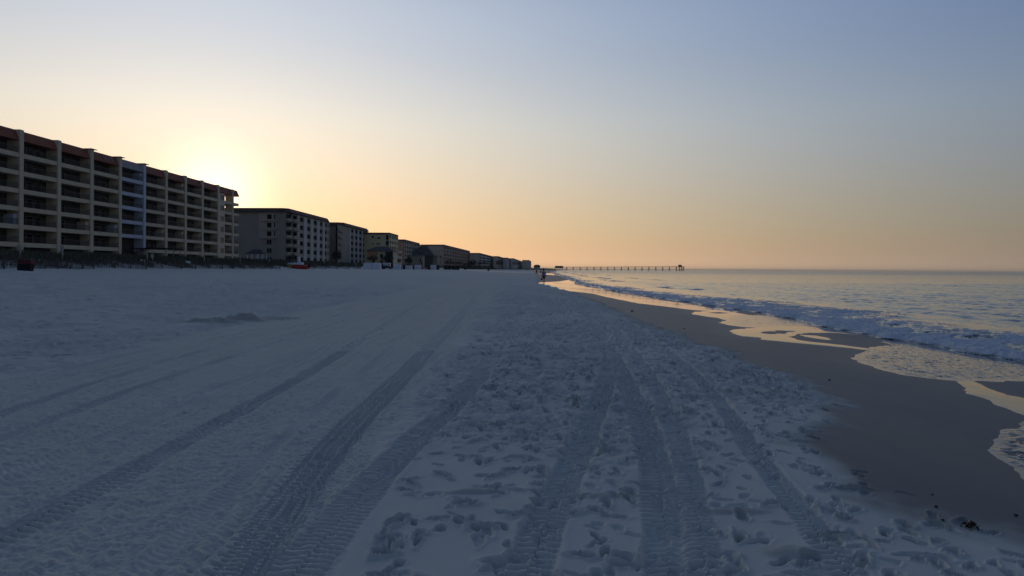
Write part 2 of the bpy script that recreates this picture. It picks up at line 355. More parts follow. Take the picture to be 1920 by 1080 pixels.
c0 = mixc(t, darkA, c0, (.20, .20, .175))
wc = mixc(t, noise(t, 1.3, 6, stretch=(1.6, .5, 1)), (.096, .097, .094), (.148, .148, .141))
damp = att(t, 'damp')
wc = mixc(t, mth(t, 'MULTIPLY', damp, .45), wc, (.06, .057, .055))
c1 = mixc(t, wetA, c0, wc); t.links.new(c1, b.inputs['Base Color'])
t.links.new(mth(t, 'SUBTRACT', mth(t, 'MULTIPLY_ADD', wetA, -.42, .95), mth(t, 'MULTIPLY', mth(t, 'MULTIPLY', damp, wetA), .05)), b.inputs['Roughness'])
t.links.new(mth(t, 'MULTIPLY_ADD', wetA, .12, .12), b.inputs['Specular IOR Level'])
bp = t.nodes.new('ShaderNodeBump'); bp.inputs['Distance'].default_value = .022
t.links.new(mth(t, 'MULTIPLY_ADD', att(t, 'crumb'), .75, .06), bp.inputs['Strength'])
t.links.new(mth(t, 'ADD', noise(t, 38, 4), mth(t, 'MULTIPLY', noise(t, 13, 3), .9)), bp.inputs['Height']); t.links.new(bp.outputs[0], b.inputs['Normal'])
beach.data.materials.append(m)

# ------------------------------------------------------------------ thin sheets of run-up water
def inpoly(px, py, poly):
    n = len(poly); ins = np.zeros(px.shape, bool); dist = np.full(px.shape, 1e9)
    for i in range(n):
        x1, y1 = poly[i]; x2, y2 = poly[(i + 1) % n]
        if y1 != y2:
            c = ((y1 > py) != (y2 > py)) & (px < (x2 - x1) * (py - y1) / (y2 - y1) + x1); ins ^= c
        dx, dy = x2 - x1, y2 - y1; tt_ = np.clip(((px - x1) * dx + (py - y1) * dy) / (dx * dx + dy * dy + 1e-9), 0, 1)
        dist = np.minimum(dist, np.hypot(px - x1 - tt_ * dx, (py - y1 - tt_ * dy)))
    return np.where(ins, dist, -dist)
def W(pts): return [unproj(*p) for p in pts]
edge_main = W([(1009, 531.5), (1031, 537), (1069, 546), (1112, 550.5), (1133, 556), (1162, 562), (1198, 569), (1250, 575), (1296, 581), (1325, 582.5), (1300, 585.5),
    (1296, 589), (1325, 593.5), (1344, 596), (1360, 600.5), (1348, 605), (1367, 610), (1396, 613.5), (1419, 614.5), (1380, 617.5), (1372, 622), (1380, 627), (1394, 631), (1424, 632.4),
    (1427, 636.6), (1468, 640.5), (1526, 645.3), (1590, 652.7), (1626, 657), (1608, 664.5), (1595.5, 671), (1603, 678.6), (1639, 688), (1687, 702.8), (1736, 710), (1784, 713.5),
    (1799, 724), (1805, 730), (1799, 735.5), (1842, 747), (1862, 755), (1891, 766), (1920, 778), (2000, 803), (2300, 880)])
sea_side = [(30, 12), (30, 30), (30, 60), (30, 100)] + W([(1140, 524), (1100, 520), (1085, 521.5), (1068, 524.5), (1050, 527.5), (1015, 529.3)])
films = [edge_main + sea_side]
films.append(W([(1008, 513.5), (1040, 516.2), (1065, 518.3), (1085, 520.5), (1110, 521), (1100, 516), (1075, 514.5), (1050, 513), (1030, 512.2)]))
films.append(W([(1030, 509.8), (1050, 511.2), (1085, 513), (1095, 511.5), (1070, 510.2), (1045, 509.2)]))
films.append(W([(1920, 789), (1890, 798), (1868, 812), (1858, 829), (1861, 848), (1885, 868), (1920, 894), (2050, 985), (2500, 1150), (2500, 800), (2050, 776)]))
isl = [W([(1481, 632), (1490, 628), (1507, 624.7), (1540, 624), (1574, 624.7), (1623, 629), (1668, 636.5), (1652, 641), (1664, 644), (1671, 646.5), (1640, 651.0), (1623, 652.2), (1558, 644), (1510, 639.5), (1490, 636)]),
       W([(1421, 624), (1442, 626.3), (1470, 625), (1492, 621), (1460, 620), (1435, 621)]),
       W([(1328, 586.5), (1348, 588.2), (1368, 587.2), (1350, 585.2)]),
       W([(1379, 585), (1395, 589), (1412, 591.3), (1437, 588), (1425, 585.5), (1400, 584)]),
       W([(1821, 715.7), (1849, 728), (1881, 740), (1920, 746.8), (2100, 758), (2100, 717), (1920, 715.5)])]
sliver = W([(1504, 627.5), (1530, 629), (1560, 634.5), (1553, 637.3), (1525, 633.8), (1508, 630.5)])
r0, r1 = np.searchsorted(rows, 4.0), np.searchsorted(rows, 900)
c0_, c1_ = np.searchsorted(cols, 0.0), np.searchsorted(cols, 1.6)
fx, fy = XX[r0:r1, c0_:c1_], YY[r0:r1, c0_:c1_]
wobx = fx + (.07 * fbm(fx * 2.2, fy * 1.6, 3, 81)) * (1 - smooth(fy, 40, 90)); woby = fy + .10 * fbm(fx * 1.8, fy * 1.8, 3, 84) * (1 - smooth(fy, 40, 90))
sdist = np.full(fx.shape, -99.0)
for P_ in films: sdist = np.maximum(sdist, inpoly(wobx, woby, P_))
for P_ in isl: sdist = np.minimum(sdist, -inpoly(wobx, woby, P_))
sdist = np.maximum(sdist, inpoly(wobx, woby, sliver))
fa = fx - shore(fy)
thick = np.clip(sdist * .03, -.006, .006)
lobe = W([(1626, 657), (1608, 664.5), (1595.5, 671), (1603, 678.6), (1639, 688), (1687, 702.8), (1736, 710), (1800, 713.5), (1960, 712), (1960, 690), (1800, 668), (1700, 645), (1660, 641), (1680, 650)])
lobe2 = W([(1380, 592), (1350, 604), (1367, 610), (1396, 613.5), (1440, 611), (1560, 612), (1600, 606), (1500, 592), (1440, 590)])
rip = np.clip(np.maximum.reduce([smooth(inpoly(fx, fy, lobe), -.3, .5), .5 * smooth(inpoly(fx, fy, lobe2), -.4, 1.0), smooth(inpoly(fx, fy, films[3]), -.1, .2)]), 0, 1)
rim = np.exp(-(np.maximum(sdist, 0) / .045) ** 2) * smooth(fbm(fx * 3, fy * 3, 2, 86), -.2, .5) * (1 - smooth(fy, 20, 50)) * np.maximum(rip, .35)
dm_ = smooth(sdist, -1.3, .0); DMP = np.zeros_like(Z); DMP[r0:r1, c0_:c1_] = dm_
at_ = beach.data.attributes.new('damp', 'FLOAT', 'POINT')
kb = (np.abs(XX[1:, 1:]) < 20000) & (np.abs(XX[1:, :-1]) < 20000); vid_ = np.arange(XX.size).reshape(XX.shape)
us_ = np.unique(np.stack([vid_[:-1, :-1], vid_[:-1, 1:], vid_[1:, 1:], vid_[1:, :-1]], -1).reshape(-1, 4)[kb.reshape(-1)])
at_.data.foreach_set('value', DMP.ravel()[us_].astype(np.float32))
zf = Z[r0:r1, c0_:c1_] + thick + rip * (.018 * (.5 - np.abs(fbm(fx * 5, fy * 4.5, 2, 87))) + .004 * fbm(fx * 15, fy * 12, 2, 88)) * smooth(sdist, .02, .15)
kq = (np.maximum.reduce([sdist[:-1, :-1], sdist[1:, :-1], sdist[:-1, 1:], sdist[1:, 1:]]) > -.12) & (fa[:-1, :-1] < 17)
kq &= ~((sdist[:-1, :-1] < -2))
film = grid_mesh('runup_water', fx, fy, zf, kq, {'ripple': rip, 'rim': rim}); tag(film, kind='structure')
m = bpy.data.materials.new('thin_water'); m.use_nodes = True; t = m.node_tree; b = t.nodes['Principled BSDF']
ripA = att(t, 'ripple'); rimA = att(t, 'rim')
spk = noise(t, 3.2, 3, stretch=(1.6, 3.2, 1))
spots = mth(t, 'MULTIPLY', ripA, mth(t, 'SMOOTH_MAX', mth(t, 'MULTIPLY', mth(t, 'SUBTRACT', noise(t, 9, 2, stretch=(1.2, 2.6, 1)), .56), 9.0), 0.0, .05))
spots = mth(t, 'MINIMUM', spots, 1.0)
fo = mth(t, 'MINIMUM', mth(t, 'ADD', mth(t, 'MULTIPLY', rimA, .8), 0.0), 1.0)
t.links.new(mixc(t, fo, (.035, .035, .038), (.5, .5, .5)), b.inputs['Base Color'])
b.inputs['IOR'].default_value = 1.36; b.inputs['Specular IOR Level'].default_value = .55
t.links.new(mth(t, 'ADD', .025, mth(t, 'MULTIPLY', fo, .6)), b.inputs['Roughness'])
bp = t.nodes.new('ShaderNodeBump'); bp.inputs['Distance'].default_value = .05; t.links.new(mth(t, 'MULTIPLY_ADD', ripA, .7, .012), bp.inputs['Strength'])
t.links.new(mth(t, 'MAXIMUM', noise(t, 8, 3, stretch=(1.0, 2.0, 1)), .5), bp.inputs['Height']); t.links.new(bp.outputs[0], b.inputs['Normal'])
film.data.materials.append(m)

# ------------------------------------------------------------------ sea
srow = []
y = 3.0
while y < 12: srow.append(y); y *= 1.03
while y < 130: srow.append(y); y *= 1.0046
while y < 900: srow.append(y); y *= 1.012
while y < 40000: srow.append(y); y *= 1.05
srow = np.array(srow); scol = np.concatenate([np.arange(.0, .82, .0014), np.arange(.82, 1.6, .01), np.geomspace(1.6, 9, 14)])
ST, SY = np.meshgrid(scol, srow); SX = ST * np.sqrt(SY ** 2 + 2)
A = SX - shore(SY)
front = 13.0 + .5 * fbm(SY * .25, SY * 0, 3, 91) + .25 * fbm(SY * 1.1, SY * 0, 2, 92)
back = 19.5 + 1.6 * fbm(SY * .10, SY * 0, 2, 93) + .6 * fbm(SY * .5, SY * 0, 2, 97) - 4.2 * smooth(SY, 32, 85)
band = smooth(A, front - .1, front + .35) * (1 - smooth(A, back - 1.6, back + .6))
lod = 1 - smooth(SY, 150, 700)
ridge = 1 - np.abs(fbm(SX * 1.1, SY * .8, 3, 94)); ridge2 = 1 - np.abs(fbm(SX * 3.5, SY * 2.6, 3, 95))
phs = A + 1.6 * fbm(SX * .05, SY * .03, 2, 96) + .8 * fbm(SX * .12, SY * .14, 2, 99)
mod = lambda s: .25 + .75 * smooth(fbm(SX * .045, SY * .03, 2, s), -.25, .55)
swell = (.085 * mod(101) * np.sin(phs * 2 * math.pi / 9.5 + .8) + .05 * mod(102) * np.sin(phs * 2 * math.pi / 5.3 + SY * .05) + .035 * np.sin((A * .9 + SY * .25) * 2 * math.pi / 3.4 + 2 * vnoise(SX * .2, SY * .2, 5)) * mod(103))
chop = .072 * (.5 - np.abs(fbm(SX * .9, SY * .42, 3, 104))) + .022 * fbm(SX * 3.2, SY * 1.7, 2, 105)
near_calm = smooth(A, 20, 26)
SZ = WL + lod * (swell * (.4 + .6 * smooth(A, 17, 30)) + chop * (.35 + .65 * near_calm))
# broken wave rolling in: steep foamy front, lower behind
bed = zbase(SX, SY)
lift = smooth(A, front - .12, front + .55)
top = (.11 - .04 * smooth(SY, 40, 80)) + .10 * np.exp(-((A - back + .9) / 1.1) ** 2) * smooth(SY, 0, 10) + .10 * np.exp(-((A - front - .9) / .8) ** 2)
surfz = np.maximum(WL, bed) + top * lift + band * (.055 * (ridge - .6) + .040 * (ridge2 - .6) + .014 * fbm(SX * 9, SY * 7, 2, 120)) * (1 - .5 * smooth(SY, 40, 90))
wgt = 1 - smooth(A, back + .3, back + 4.0)
crest = .16 * np.exp(-((A - back - .35) / .7) ** 2) * (1 - smooth(SY, 120, 200))
SZ = SZ * (1 - wgt) + surfz * wgt + crest * .6
# swell standing up further out
w2 = np.exp(-((A - 25 - 1.2 * vnoise(SY * .08, SY * 0, 7)) / .9) ** 2) * smooth(fbm(SY * .05, SY * 0, 2, 121), -.25, .5) * (1 - smooth(SY, 150, 260)); SZ += .15 * w2
SZ = np.where(A < front - .12, bed - .12 - .3 * (front - .12 - A), SZ)
foam = band * smooth(.5 * ridge + .4 * ridge2 + .24 * fbm(SX * .6, SY * .5, 2, 98) + .30 * np.exp(-((A - front) / 2.4) ** 2), .30, .80)
foam = np.maximum(foam, smooth(ridge2, .45, .85) * np.exp(-((A - back + .1) / 1.3) ** 2) * .75)
far_f = smooth(SY, 60, 90) * np.exp(-((A - 23 - 2 * vnoise(SY * .03, SY * 0, 3)) / 2.2) ** 2) * smooth(fbm(SX * .35, SY * .12, 3, 131), .1, .6); foam = np.maximum(foam, far_f * .8)
far_f = smooth(SY, 100, 200) * np.exp(-((A - 34) / 3) ** 2) * smooth(fbm(SX * .2, SY * .05, 3, 133), .15, .6); foam = np.maximum(foam, far_f * .6)
farr = smooth(SY, 30, 600)
ks = (A[:-1, :-1] > 11.8) & (SX[1:, 1:] < 39000)
sea = grid_mesh('sea_water', SX, SY, SZ, ks, {'foam': foam, 'far': farr}); tag(sea, kind='structure')
m = bpy.data.materials.new('sea'); m.use_nodes = True; t = m.node_tree; b = t.nodes['Principled BSDF']
fA, dA = att(t, 'foam'), att(t, 'far')
br = noise(t, 5.5, 5)
ff = mth(t, 'MINIMUM', mth(t, 'MAXIMUM', mth(t, 'MULTIPLY', mth(t, 'SUBTRACT', mth(t, 'ADD', fA, mth(t, 'MULTIPLY', br, .9)), .74), 2.6), 0.0), 1.0)
t.links.new(mixc(t, ff, (.020, .040, .045), (.56, .60, .64)), b.inputs['Base Color'])
b.inputs['IOR'].default_value = 1.333
t.links.new(mth(t, 'ADD', mth(t, 'MULTIPLY_ADD', dA, .16, .05), mth(t, 'MULTIPLY', ff, .75)), b.inputs['Roughness'])
bp = t.nodes.new('ShaderNodeBump'); bp.inputs['Distance'].default_value = .1
bh = mth(t, 'ADD', noise(t, 1.1, 4, stretch=(1.0, 1.6, 1)), mth(t, 'MULTIPLY', noise(t, .16, 4, stretch=(1.3, 1.0, 1)), 3.2))
t.links.new(bh, bp.inputs['Height']); t.links.new(mth(t, 'MULTIPLY_ADD', dA, .2, .5), bp.inputs['Strength'])
bp2 = t.nodes.new('ShaderNodeBump'); bp2.inputs['Distance'].default_value = .04; t.links.new(br, bp2.inputs['Height']); t.links.new(mth(t, 'MULTIPLY', ff, .9), bp2.inputs['Strength'])
t.links.new(bp.outputs[0], bp2.inputs['Normal']); t.links.new(bp2.outputs[0], b.inputs['Normal'])
sea.data.materials.append(m)
# ------------------------------------------------------------------ materials of the built things
M = dict(farw=mat('haze_tinted_beige_stucco', (.56, .49, .38), .85, .06, .3), farg=mat('haze_tinted_grey_stucco', (.50, .47, .43), .85, .06, .3),  # far walls lightened: distance haze is put into their stucco colour
   
    concrete=mat('tan_concrete', (.56, .475, .33), .85, .10, .6, .2), stucco=mat('tan_stucco', (.60, .50, .37), .85, .08, .5, .2),
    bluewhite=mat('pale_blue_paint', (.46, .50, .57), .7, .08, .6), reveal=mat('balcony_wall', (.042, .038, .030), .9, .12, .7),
    dark=mat('dark_interior_shade', (.02, .02, .02), .9), roof=mat('rust_red_roof', (.22, .068, .036), .8, .2, .8, .3, streak=True),
    greyroof=mat('weathered_fascia', (.30, .28, .28), .85, .2, .8), glass=mat('dark_glass', (.010, .011, .012), .9, .05, .4, spec=.0),
    frame=mat('window_frame', (.16, .16, .155), .5), rail=mat('dark_railing', (.03, .03, .03), .5), brown=mat('brown_roof', (.075, .045, .035), .85, .2, .6),
    grey=mat('grey_stucco', (.25, .22, .175), .85, .08, .4), light=mat('light_stucco', (.50, .48, .44), .85, .06, .4), midgrey=mat('mid_grey_stucco', (.35, .31, .24), .85, .08, .4),
    cream=mat('cream_stucco', (.58, .50, .29), .85, .08, .3), orange=mat('orange_stucco', (.48, .26, .13), .85, .08, .3), tanb=mat('brown_stucco', (.26, .19, .14), .85, .1, .3),
    slate=mat('dark_shingle', (.045, .043, .05), .85, .2, .6), olive=mat('olive_shingle', (.07, .068, .055), .85, .2, .4), white=mat('white_paint', (.66, .70, .74), .6, .05, .5),
    wood=mat('weathered_wood', (.10, .085, .07), .9, .2, 4), post=mat('pale_post', (.42, .40, .36), .8, .1, 2), black=mat('black_plastic', (.015, .016, .018), .85, spec=.15),
    red=mat('red_paint', (.42, .035, .02), .45, .1, 2), yellow=mat('yellow_paint', (.40, .28, .05), .5, .1, 2), orangep=mat('orange_plastic', (.55, .22, .06), .5, .1, 2),
    binred=mat('dark_red_plastic', (.09, .010, .014), .85, .1, 2), metal=mat('galvanised_metal', (.45, .46, .47), .4, .1, 2, metal=.7), tyre=mat('rubber', (.02, .02, .02), .9),
    pierwood=mat('pier_timber', (.075, .05, .035), .9, .2, .3), scrub=mat('dune_scrub', (.085, .088, .055), .9, .35, .35), leaf=mat('leaf', (.030, .042, .022), .85, .35, .8),
    bark=mat('bark', (.09, .07, .05), .95, .2, 3), skin=mat('skin', (.36, .21, .15), .6), hair=mat('dark_hair', (.02, .015, .012), .8), bshirt=mat('blue_grey_shirt', (.16, .20, .34), .85),
    bshort=mat('black_shorts', (.012, .012, .015), .85), rshirt=mat('red_shirt', (.55, .06, .05), .8), gshirt=mat('grey_green_shirt', (.13, .15, .13), .85), weed=mat('dry_seaweed', (.035, .022, .013), .9, .3, 20))
RZ = -math.atan(.011)
def Yp(px, X0): return -X0 / (.011 + (CX - px) / FPX)
def base(X0, y, z): return (X0 + .011 * y, y, z)

# ------------------------------------------------------------------ the long seven-storey block on the left
X0 = -81.1; ZB = 2.7; Y0 = 60.0
b1o = thing('apartment_building', 'long seven-storey tan beachfront block with rust red roof edge, nearest on the left', 'building', base(X0, Y0, ZB), RZ)
cpx = [38, 109, 170.5, 224, 269.5, 310.6, 347, 378.7, 408.3]
cy = [Yp(p, X0) - Y0 for p in cpx]; cy = [cy[0] - 17.6, cy[0] - 8.8] + cy
y420, y436, y447 = (Yp(p, X0) - Y0 for p in (420.3, 435.6, 446.5))
FL = [5.26 + 2.9 * k - ZB for k in range(6)]; TOP = 23.85 - ZB; FAS = 1.7; D = -1.9
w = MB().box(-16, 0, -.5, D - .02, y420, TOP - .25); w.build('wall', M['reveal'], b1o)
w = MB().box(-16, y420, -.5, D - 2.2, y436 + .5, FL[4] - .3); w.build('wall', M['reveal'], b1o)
w = MB().box(-17, -1, TOP - .22, D + 1.0, y420 + .5, TOP - .02).box(D - 3, y420 + .5, TOP - .22, D + 1, y447 - .5, TOP - .02); w.build('roof', M['brown'], b1o)
for i, c in enumerate(cy):
    mt = M['bluewhite'] if i == 6 else M['concrete']
    MB().box(D, c - .45, -.5, .18, c + .45, TOP + .06).build('pillar', mt, b1o)
    if i in (4, 5, 6): MB().box(-1.2, c - .8, TOP + .08, .55, c + 1.0, TOP + .17).build('pillar_cap', M['brown'], b1o)
MB().box(D, y436 - .4, -.5, .18, y436 + .4, TOP - .1).build('pillar', M['concrete'], b1o)
def railing(mb, x, ya, yb, z):
    mb.box(x - .025, ya, z + .92, x + .025, yb, z + .98)
    n = int((yb - ya) / .16)
    for k in range(n + 1):
        yy = ya + (yb - ya) * k / max(n, 1); mb.box(x - .012, yy - .012, z, x + .012, yy + .012, z + .92)
    return mb
def doors(mb, gl, x, ya, yb, z, z1, n=2):
    mb.box(x, ya - .07, z, x + .05, ya, z1 + .07).box(x, yb, z, x + .05, yb + .07, z1 + .07).box(x, ya, z1, x + .05, yb, z1 + .07)
    for k in range(1, n): yy = ya + (yb - ya) * k / n; mb.box(x, yy - .06, z, x + .05, yy + .06, z1)
    gl.box(x + .005, ya, z, x + .02, yb, z1)
for i in range(len(cy) - 1):
    a, c = cy[i] + .45, cy[i + 1] - .45
    if cy[i + 1] < 35: continue
    blue = (i == 5); bm = M['bluewhite'] if blue else M['concrete']
    for k, z in enumerate(FL):
        if blue and k == 0: continue
        s = MB().box(D, a, z - .34, .02, c, z - .12).box(-.16, a, z - .36, .06, c, z + .36).build('balcony', bm, b1o)
        railing(MB(), -.08, a, c, z + .36).build('railing', M['rail'], s)
        f, g = MB(), MB(); L_ = c - a; o = (.10 if i % 2 else .22) * L_
        doors(f, g, D, a + o, a + o + 3.1, z - .11, z + 1.95, 3 if i % 2 else 2)
        if i % 2 == 0: doors(f, g, D, a + .68 * L_, a + .68 * L_ + 1.3, z + .6, z + 1.9, 1)
        fr = f.build('sliding_door', M['frame'], b1o); g.build('pane', M['glass'], fr)
        if (i, k) in ((1, 1), (4, 1), (3, 1), (5, 5), (6, 1), (7, 1), (7, 5), (8, 1)):
            MB().box(D, c - .75, z + .37, -.3, c - .02, z + 2.0).build('storage_closet', M['bluewhite'] if (i, k) in ((1, 1), (4, 1), (5, 5)) else M['stucco'], b1o)
    # roof edge, one length per bay
    fm = M['greyroof'] if blue else M['roof']
    MB().add([(.10, a, TOP - FAS), (.10, c, TOP - FAS), (-.55, c, TOP), (-.55, a, TOP), (D, a, TOP - FAS), (D, c, TOP - FAS), (D, c, TOP - .23), (D, a, TOP - .23)],
             [(0, 1, 2, 3), (0, 4, 5, 1), (3, 2, 6, 7), (0, 3, 7, 4), (1, 5, 6, 2)]).build('roof_edge', fm, b1o)
    MB().box(D + .01, a, -.4, -1.2, c, FL[0] - .4).build('ground_floor_wall', M['dark'], b1o)  # near-black colour paints in the shade of the ground floor
# faint letters on the roof edge
cu = bpy.data.curves.new('sign_letters', 'FONT'); cu.body = 'SURF'; cu.size = 1.55; cu.extrude = .03; cu.align_x = 'CENTER'; cu.align_y = 'CENTER'
tmp = bpy.data.objects.new('sign_letters', cu); COL.objects.link(tmp); bpy.context.view_layer.update()
me = bpy.data.meshes.new_from_object(tmp.evaluated_get(bpy.context.evaluated_depsgraph_get())); bpy.data.objects.remove(tmp)
so = bpy.data.objects.new('sign_letters', me); COL.objects.link(so); me.materials.clear(); me.materials.append(mat('faded_letter_paint', (.34, .22, .19), .8)); so.parent = b1o
so.location = (-.16, (cy[4] + cy[5]) / 2 + 1.0, TOP - FAS / 2); so.rotation_euler = (R(69), 0, R(90))
# stucco stair bay with paired slit windows, then the open corner balconies
MB().box(D, cy[-1] + .46, -.5, .10, y420, TOP - FAS - .3).build('stair_tower', M['stucco'], b1o)
MB().add([(.15, cy[-1] + .45, TOP - FAS), (.15, y447 + .4, TOP - FAS), (-.5, y447 + .1, TOP), (-.5, cy[-1] + .45, TOP), (D - 2, cy[-1] + .45, TOP - FAS), (D - 2, y447 + .4, TOP - FAS), (D - 2, y447, TOP - .24), (D - 2, cy[-1] + .45, TOP - .24)],
         [(0, 1, 2, 3), (0, 4, 5, 1), (3, 2, 6, 7), (0, 3, 7, 4), (1, 5, 6, 2)]).build('roof_edge', M['roof'], b1o)
ym = (cy[-1] + .45 + y420) / 2
for k, z in enumerate(FL):
    for s in (-.75, .35):
        f = MB().box(.10, ym + s - .06, z + .35, .14, ym + s + .56, z + 1.75).build('window', M['orange'] if k < 4 else M['frame'], b1o)
        MB().box(.14, ym + s, z + .42, .15, ym + s + .5, z + 1.68).build('pane', M['glass'] if s > 0 else M['tanb'], f)
    MB().box(.10, ym - .9, z + .2, .2, ym + 1.0, z + .3).build('sill', M['concrete'], b1o)
    s = MB().box(D - 2.1, y420, z - .34, .02, y436 - .4, z - .12).box(-.16, y420, z - .36, .06, y436 - .4, z + .36).build('balcony', M['concrete'], b1o)
    if k < 4:
        railing(MB(), -.08, y420, y436 - .4, z + .36).build('railing', M['rail'], s)
    s = MB().box(D - 2.1, y436 + .4, z - .34, .02, y447, z - .12).box(-.16, y436 + .4, z - .36, .06, y447 + .1, z + .36).box(D - 2.1, y447 - .05, z - .355, -.16, y447 + .1, z + .355).build('balcony', M['concrete'], b1o)
    if k < 4: railing(MB(), -.08, y436 + .4, y447, z + .36).build('railing', M['rail'], s)
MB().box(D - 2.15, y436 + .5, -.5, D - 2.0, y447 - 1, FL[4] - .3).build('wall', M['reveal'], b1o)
MB().box(-4, y447 - .5, -.5, -1.0, y447 - .2, FL[0] - .4).build('ground_floor_wall', M['dark'], b1o)  # ground-floor shade painted into this wall's colour as well

# ------------------------------------------------------------------ generic block
def roof_slab(o, x0, x1, y0, y1, zt, th, over, m, cham=1.5, name='roof'):
    def ring(e, z):
        a, b_, c, d = x0 - e, x1 + e, y0 - e, y1 + e; k = cham + e
        return [(a, c, z), (b_ - k * .5, c, z), (b_, c + k * .5, z), (b_, d - k, z), (b_ - k * .4, d - k * .3, z), (b_ - k, d, z), (a, d, z)]
    return MB().hull(ring(over, zt - th), ring(over * .15, zt)).build(name, m, o)
def facade(o, xf, segs, z0, st, nst, wallm, pilm, sill=.75, head=2.45, recess=.35):
    """wall with real openings along y; segs = (kind, y0, y1)"""
    wb_, pm = MB(), MB()
    for kind, a, c in segs:
        for k in range(nst):
            z = z0 + k * st
            if kind == 'plain' or kind == 'win': pass
            elif wb_.v: wb_.build('wall', wallm, o); wb_ = MB()
            if kind == 'plain': wb_.box(xf - .3, a, z, xf, c, z + st)
            elif kind == 'pil':
                if k == 0: MB().box(xf - .3, a, z, xf + .12, c, z + st * nst).build('pilaster', pilm, o)
            elif kind == 'win':
                wb_.box(xf - .3, a, z, xf, c, z + sill).box(xf - .3, a, z + head, xf, c, z + st)
                f = MB().box(xf - .28, a, z + sill, xf - .2, a + .08, z + head).box(xf - .28, c - .08, z + sill, xf - .2, c, z + head).box(xf - .28, (a + c) / 2 - .04, z + sill, xf - .2, (a + c) / 2 + .04, z + head).box(xf - .285, a, z + head - .07, xf - .195, c, z + head).box(xf - .285, a, z + sill, xf - .195, c, z + sill + .07).build('window', M['frame'], o)
                MB().box(xf - .27, a + .08, z + sill, xf - .25, c - .08, z + head).build('pane', M['glass'], f)
            elif kind == 'balc':
                s = MB().box(xf - .3, a, z - .1, xf + 1.1, c, z + .1).box(xf + 1.0, a, z + .1, xf + 1.1, c, z + 1.05).box(xf - .3, a, z + .1, xf + 1.0, a + .1, z + 1.05).box(xf - .3, c - .1, z + .1, xf + 1.0, c, z + 1.05).box(xf - .3, a, z + st - .45, xf, c, z + st - .11).build('balcony', wallm, o)
                MB().box(xf - 1.0, a, z + .1, xf - .9, c, z + st - .1).build('pane', M['glass'], s)
    if wb_.v: wb_.build('wall', wallm, o)
    if pm.v: pm.build('pilaster', pilm, o)
# second building
X0 = -82.1; ZB = 2.7; yb = 240.0
o = thing('apartment_building', 'grey six-storey block with pale pilasters and brown roof, just beyond the long block', 'building', base(X0, yb, ZB), RZ)
loc = lambda p: Yp(p, -82.1) - yb
Zt = 22.85 - ZB; st = 3.0; zf0 = Zt - 1.6 - 18.0
MB().box(-70, .3, -.5, -3.7, 54, Zt - 1.3).build('wall', M['grey'], o)
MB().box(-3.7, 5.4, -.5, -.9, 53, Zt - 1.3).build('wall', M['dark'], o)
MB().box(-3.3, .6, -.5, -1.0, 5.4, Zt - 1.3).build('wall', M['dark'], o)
roof_slab(o, -70, -.2, .2, 53.4, Zt, 1.5, 1.1, M['brown'], 3.0)
MB().box(-3.6, 0, -.5, -.6, .4, Zt - 1.5).build('wall', M['grey'], o)
facade(o, -.6, [('balc', .5, 5.2)], zf0, st, 6, M['midgrey'], M['light'])
segs = [('plain', 5.5, loc(546.5)), ('balc', loc(546.5), loc(557)), ('pil', loc(557), loc(561.2))]
wc_ = [(561.2, 569), (575, 582), (587.3, 594), (598.7, 604.5)]
for i, (p, q) in enumerate(wc_):
    a, c = loc(p), loc(q); segs += [('win', a + .5, c - .3), ('plain', a, a + .5), ('plain', c - .3, c)]
    nx = loc((575, 587.3, 598.7, 608.5)[i]); segs.append(('pil', c, nx))
segs += [('win', loc(608.5), loc(612.5)), ('plain', loc(612.5), loc(614.2)), ('win', loc(614.2), loc(616)), ('plain', loc(616), 53.2)]
facade(o, 0, segs, zf0, st, 6, M['midgrey'], M['light'])
xw = lambda p: (p - CX) / FPX * 240 - (-82.1 + .011 * 240)
MB().box(xw(484), .245, zf0 + 9.1, xw(519.6), .299, Zt - 1.5).build('wall_panel', M['midgrey'], o)
for k in range(6):              # end wall: slabs and windows near the sea corner
    z = zf0 + k * st
    xw = lambda p: (p - CX) / FPX * 240 - (-82.1 + .011 * 240)
    if k >= 3: MB().box(xw(490), -.9, z - .12, xw(519.5), .0, z + .06).build('balcony', M['midgrey'], o)
    for p, q in (((500, 503.2), (504.6, 508)) if k < 3 else ((500, 508), (513, 515))):
        f = MB().box(xw(p) - .05, .19, z + .7, xw(q) + .05, .24, z + 2.35).build('window', M['frame'], o)
        MB().box(xw(p), .17, z + .75, xw(q), .188, z + 2.3).build('pane', M['glass'], f)
# third building
yb = 315.0; ZB = 2.7
o = thing('apartment_building', 'third block from the left, grey with rounded brown roof end and four pale pilasters', 'building', base(X0, yb, ZB), RZ)
Zt = 22.95 - ZB; zf0 = Zt - 1.6 - 18
MB().box(-40, .2, -.5, -.9, 54.5, Zt - 1.3).build('wall', M['grey'], o)
roof_slab(o, -40, -.2, 0, 54.6, Zt, 1.5, 1.3, M['brown'], 4.0)
segs = [('balc', loc(633.5), loc(640.5)), ('plain', .2, loc(633.5)), ('plain', loc(640.5), loc(655))]
pil = [(655, 657.3), (663, 665), (670.8, 672.7), (678.3, 680), (685.4, 687.5)]
for i, (p, q) in enumerate(pil):
    segs.append(('pil', loc(p), loc(q)))
    if i < 4:
        a, c = loc(q), loc(pil[i + 1][0]); segs += [('plain', a, a + .8), ('win', a + .8, c - .9), ('plain', c - .9, c)]
segs.append(('plain', loc(687.5), 54.4))
facade(o, 0, segs, zf0, st, 6, M['midgrey'], M['light'])
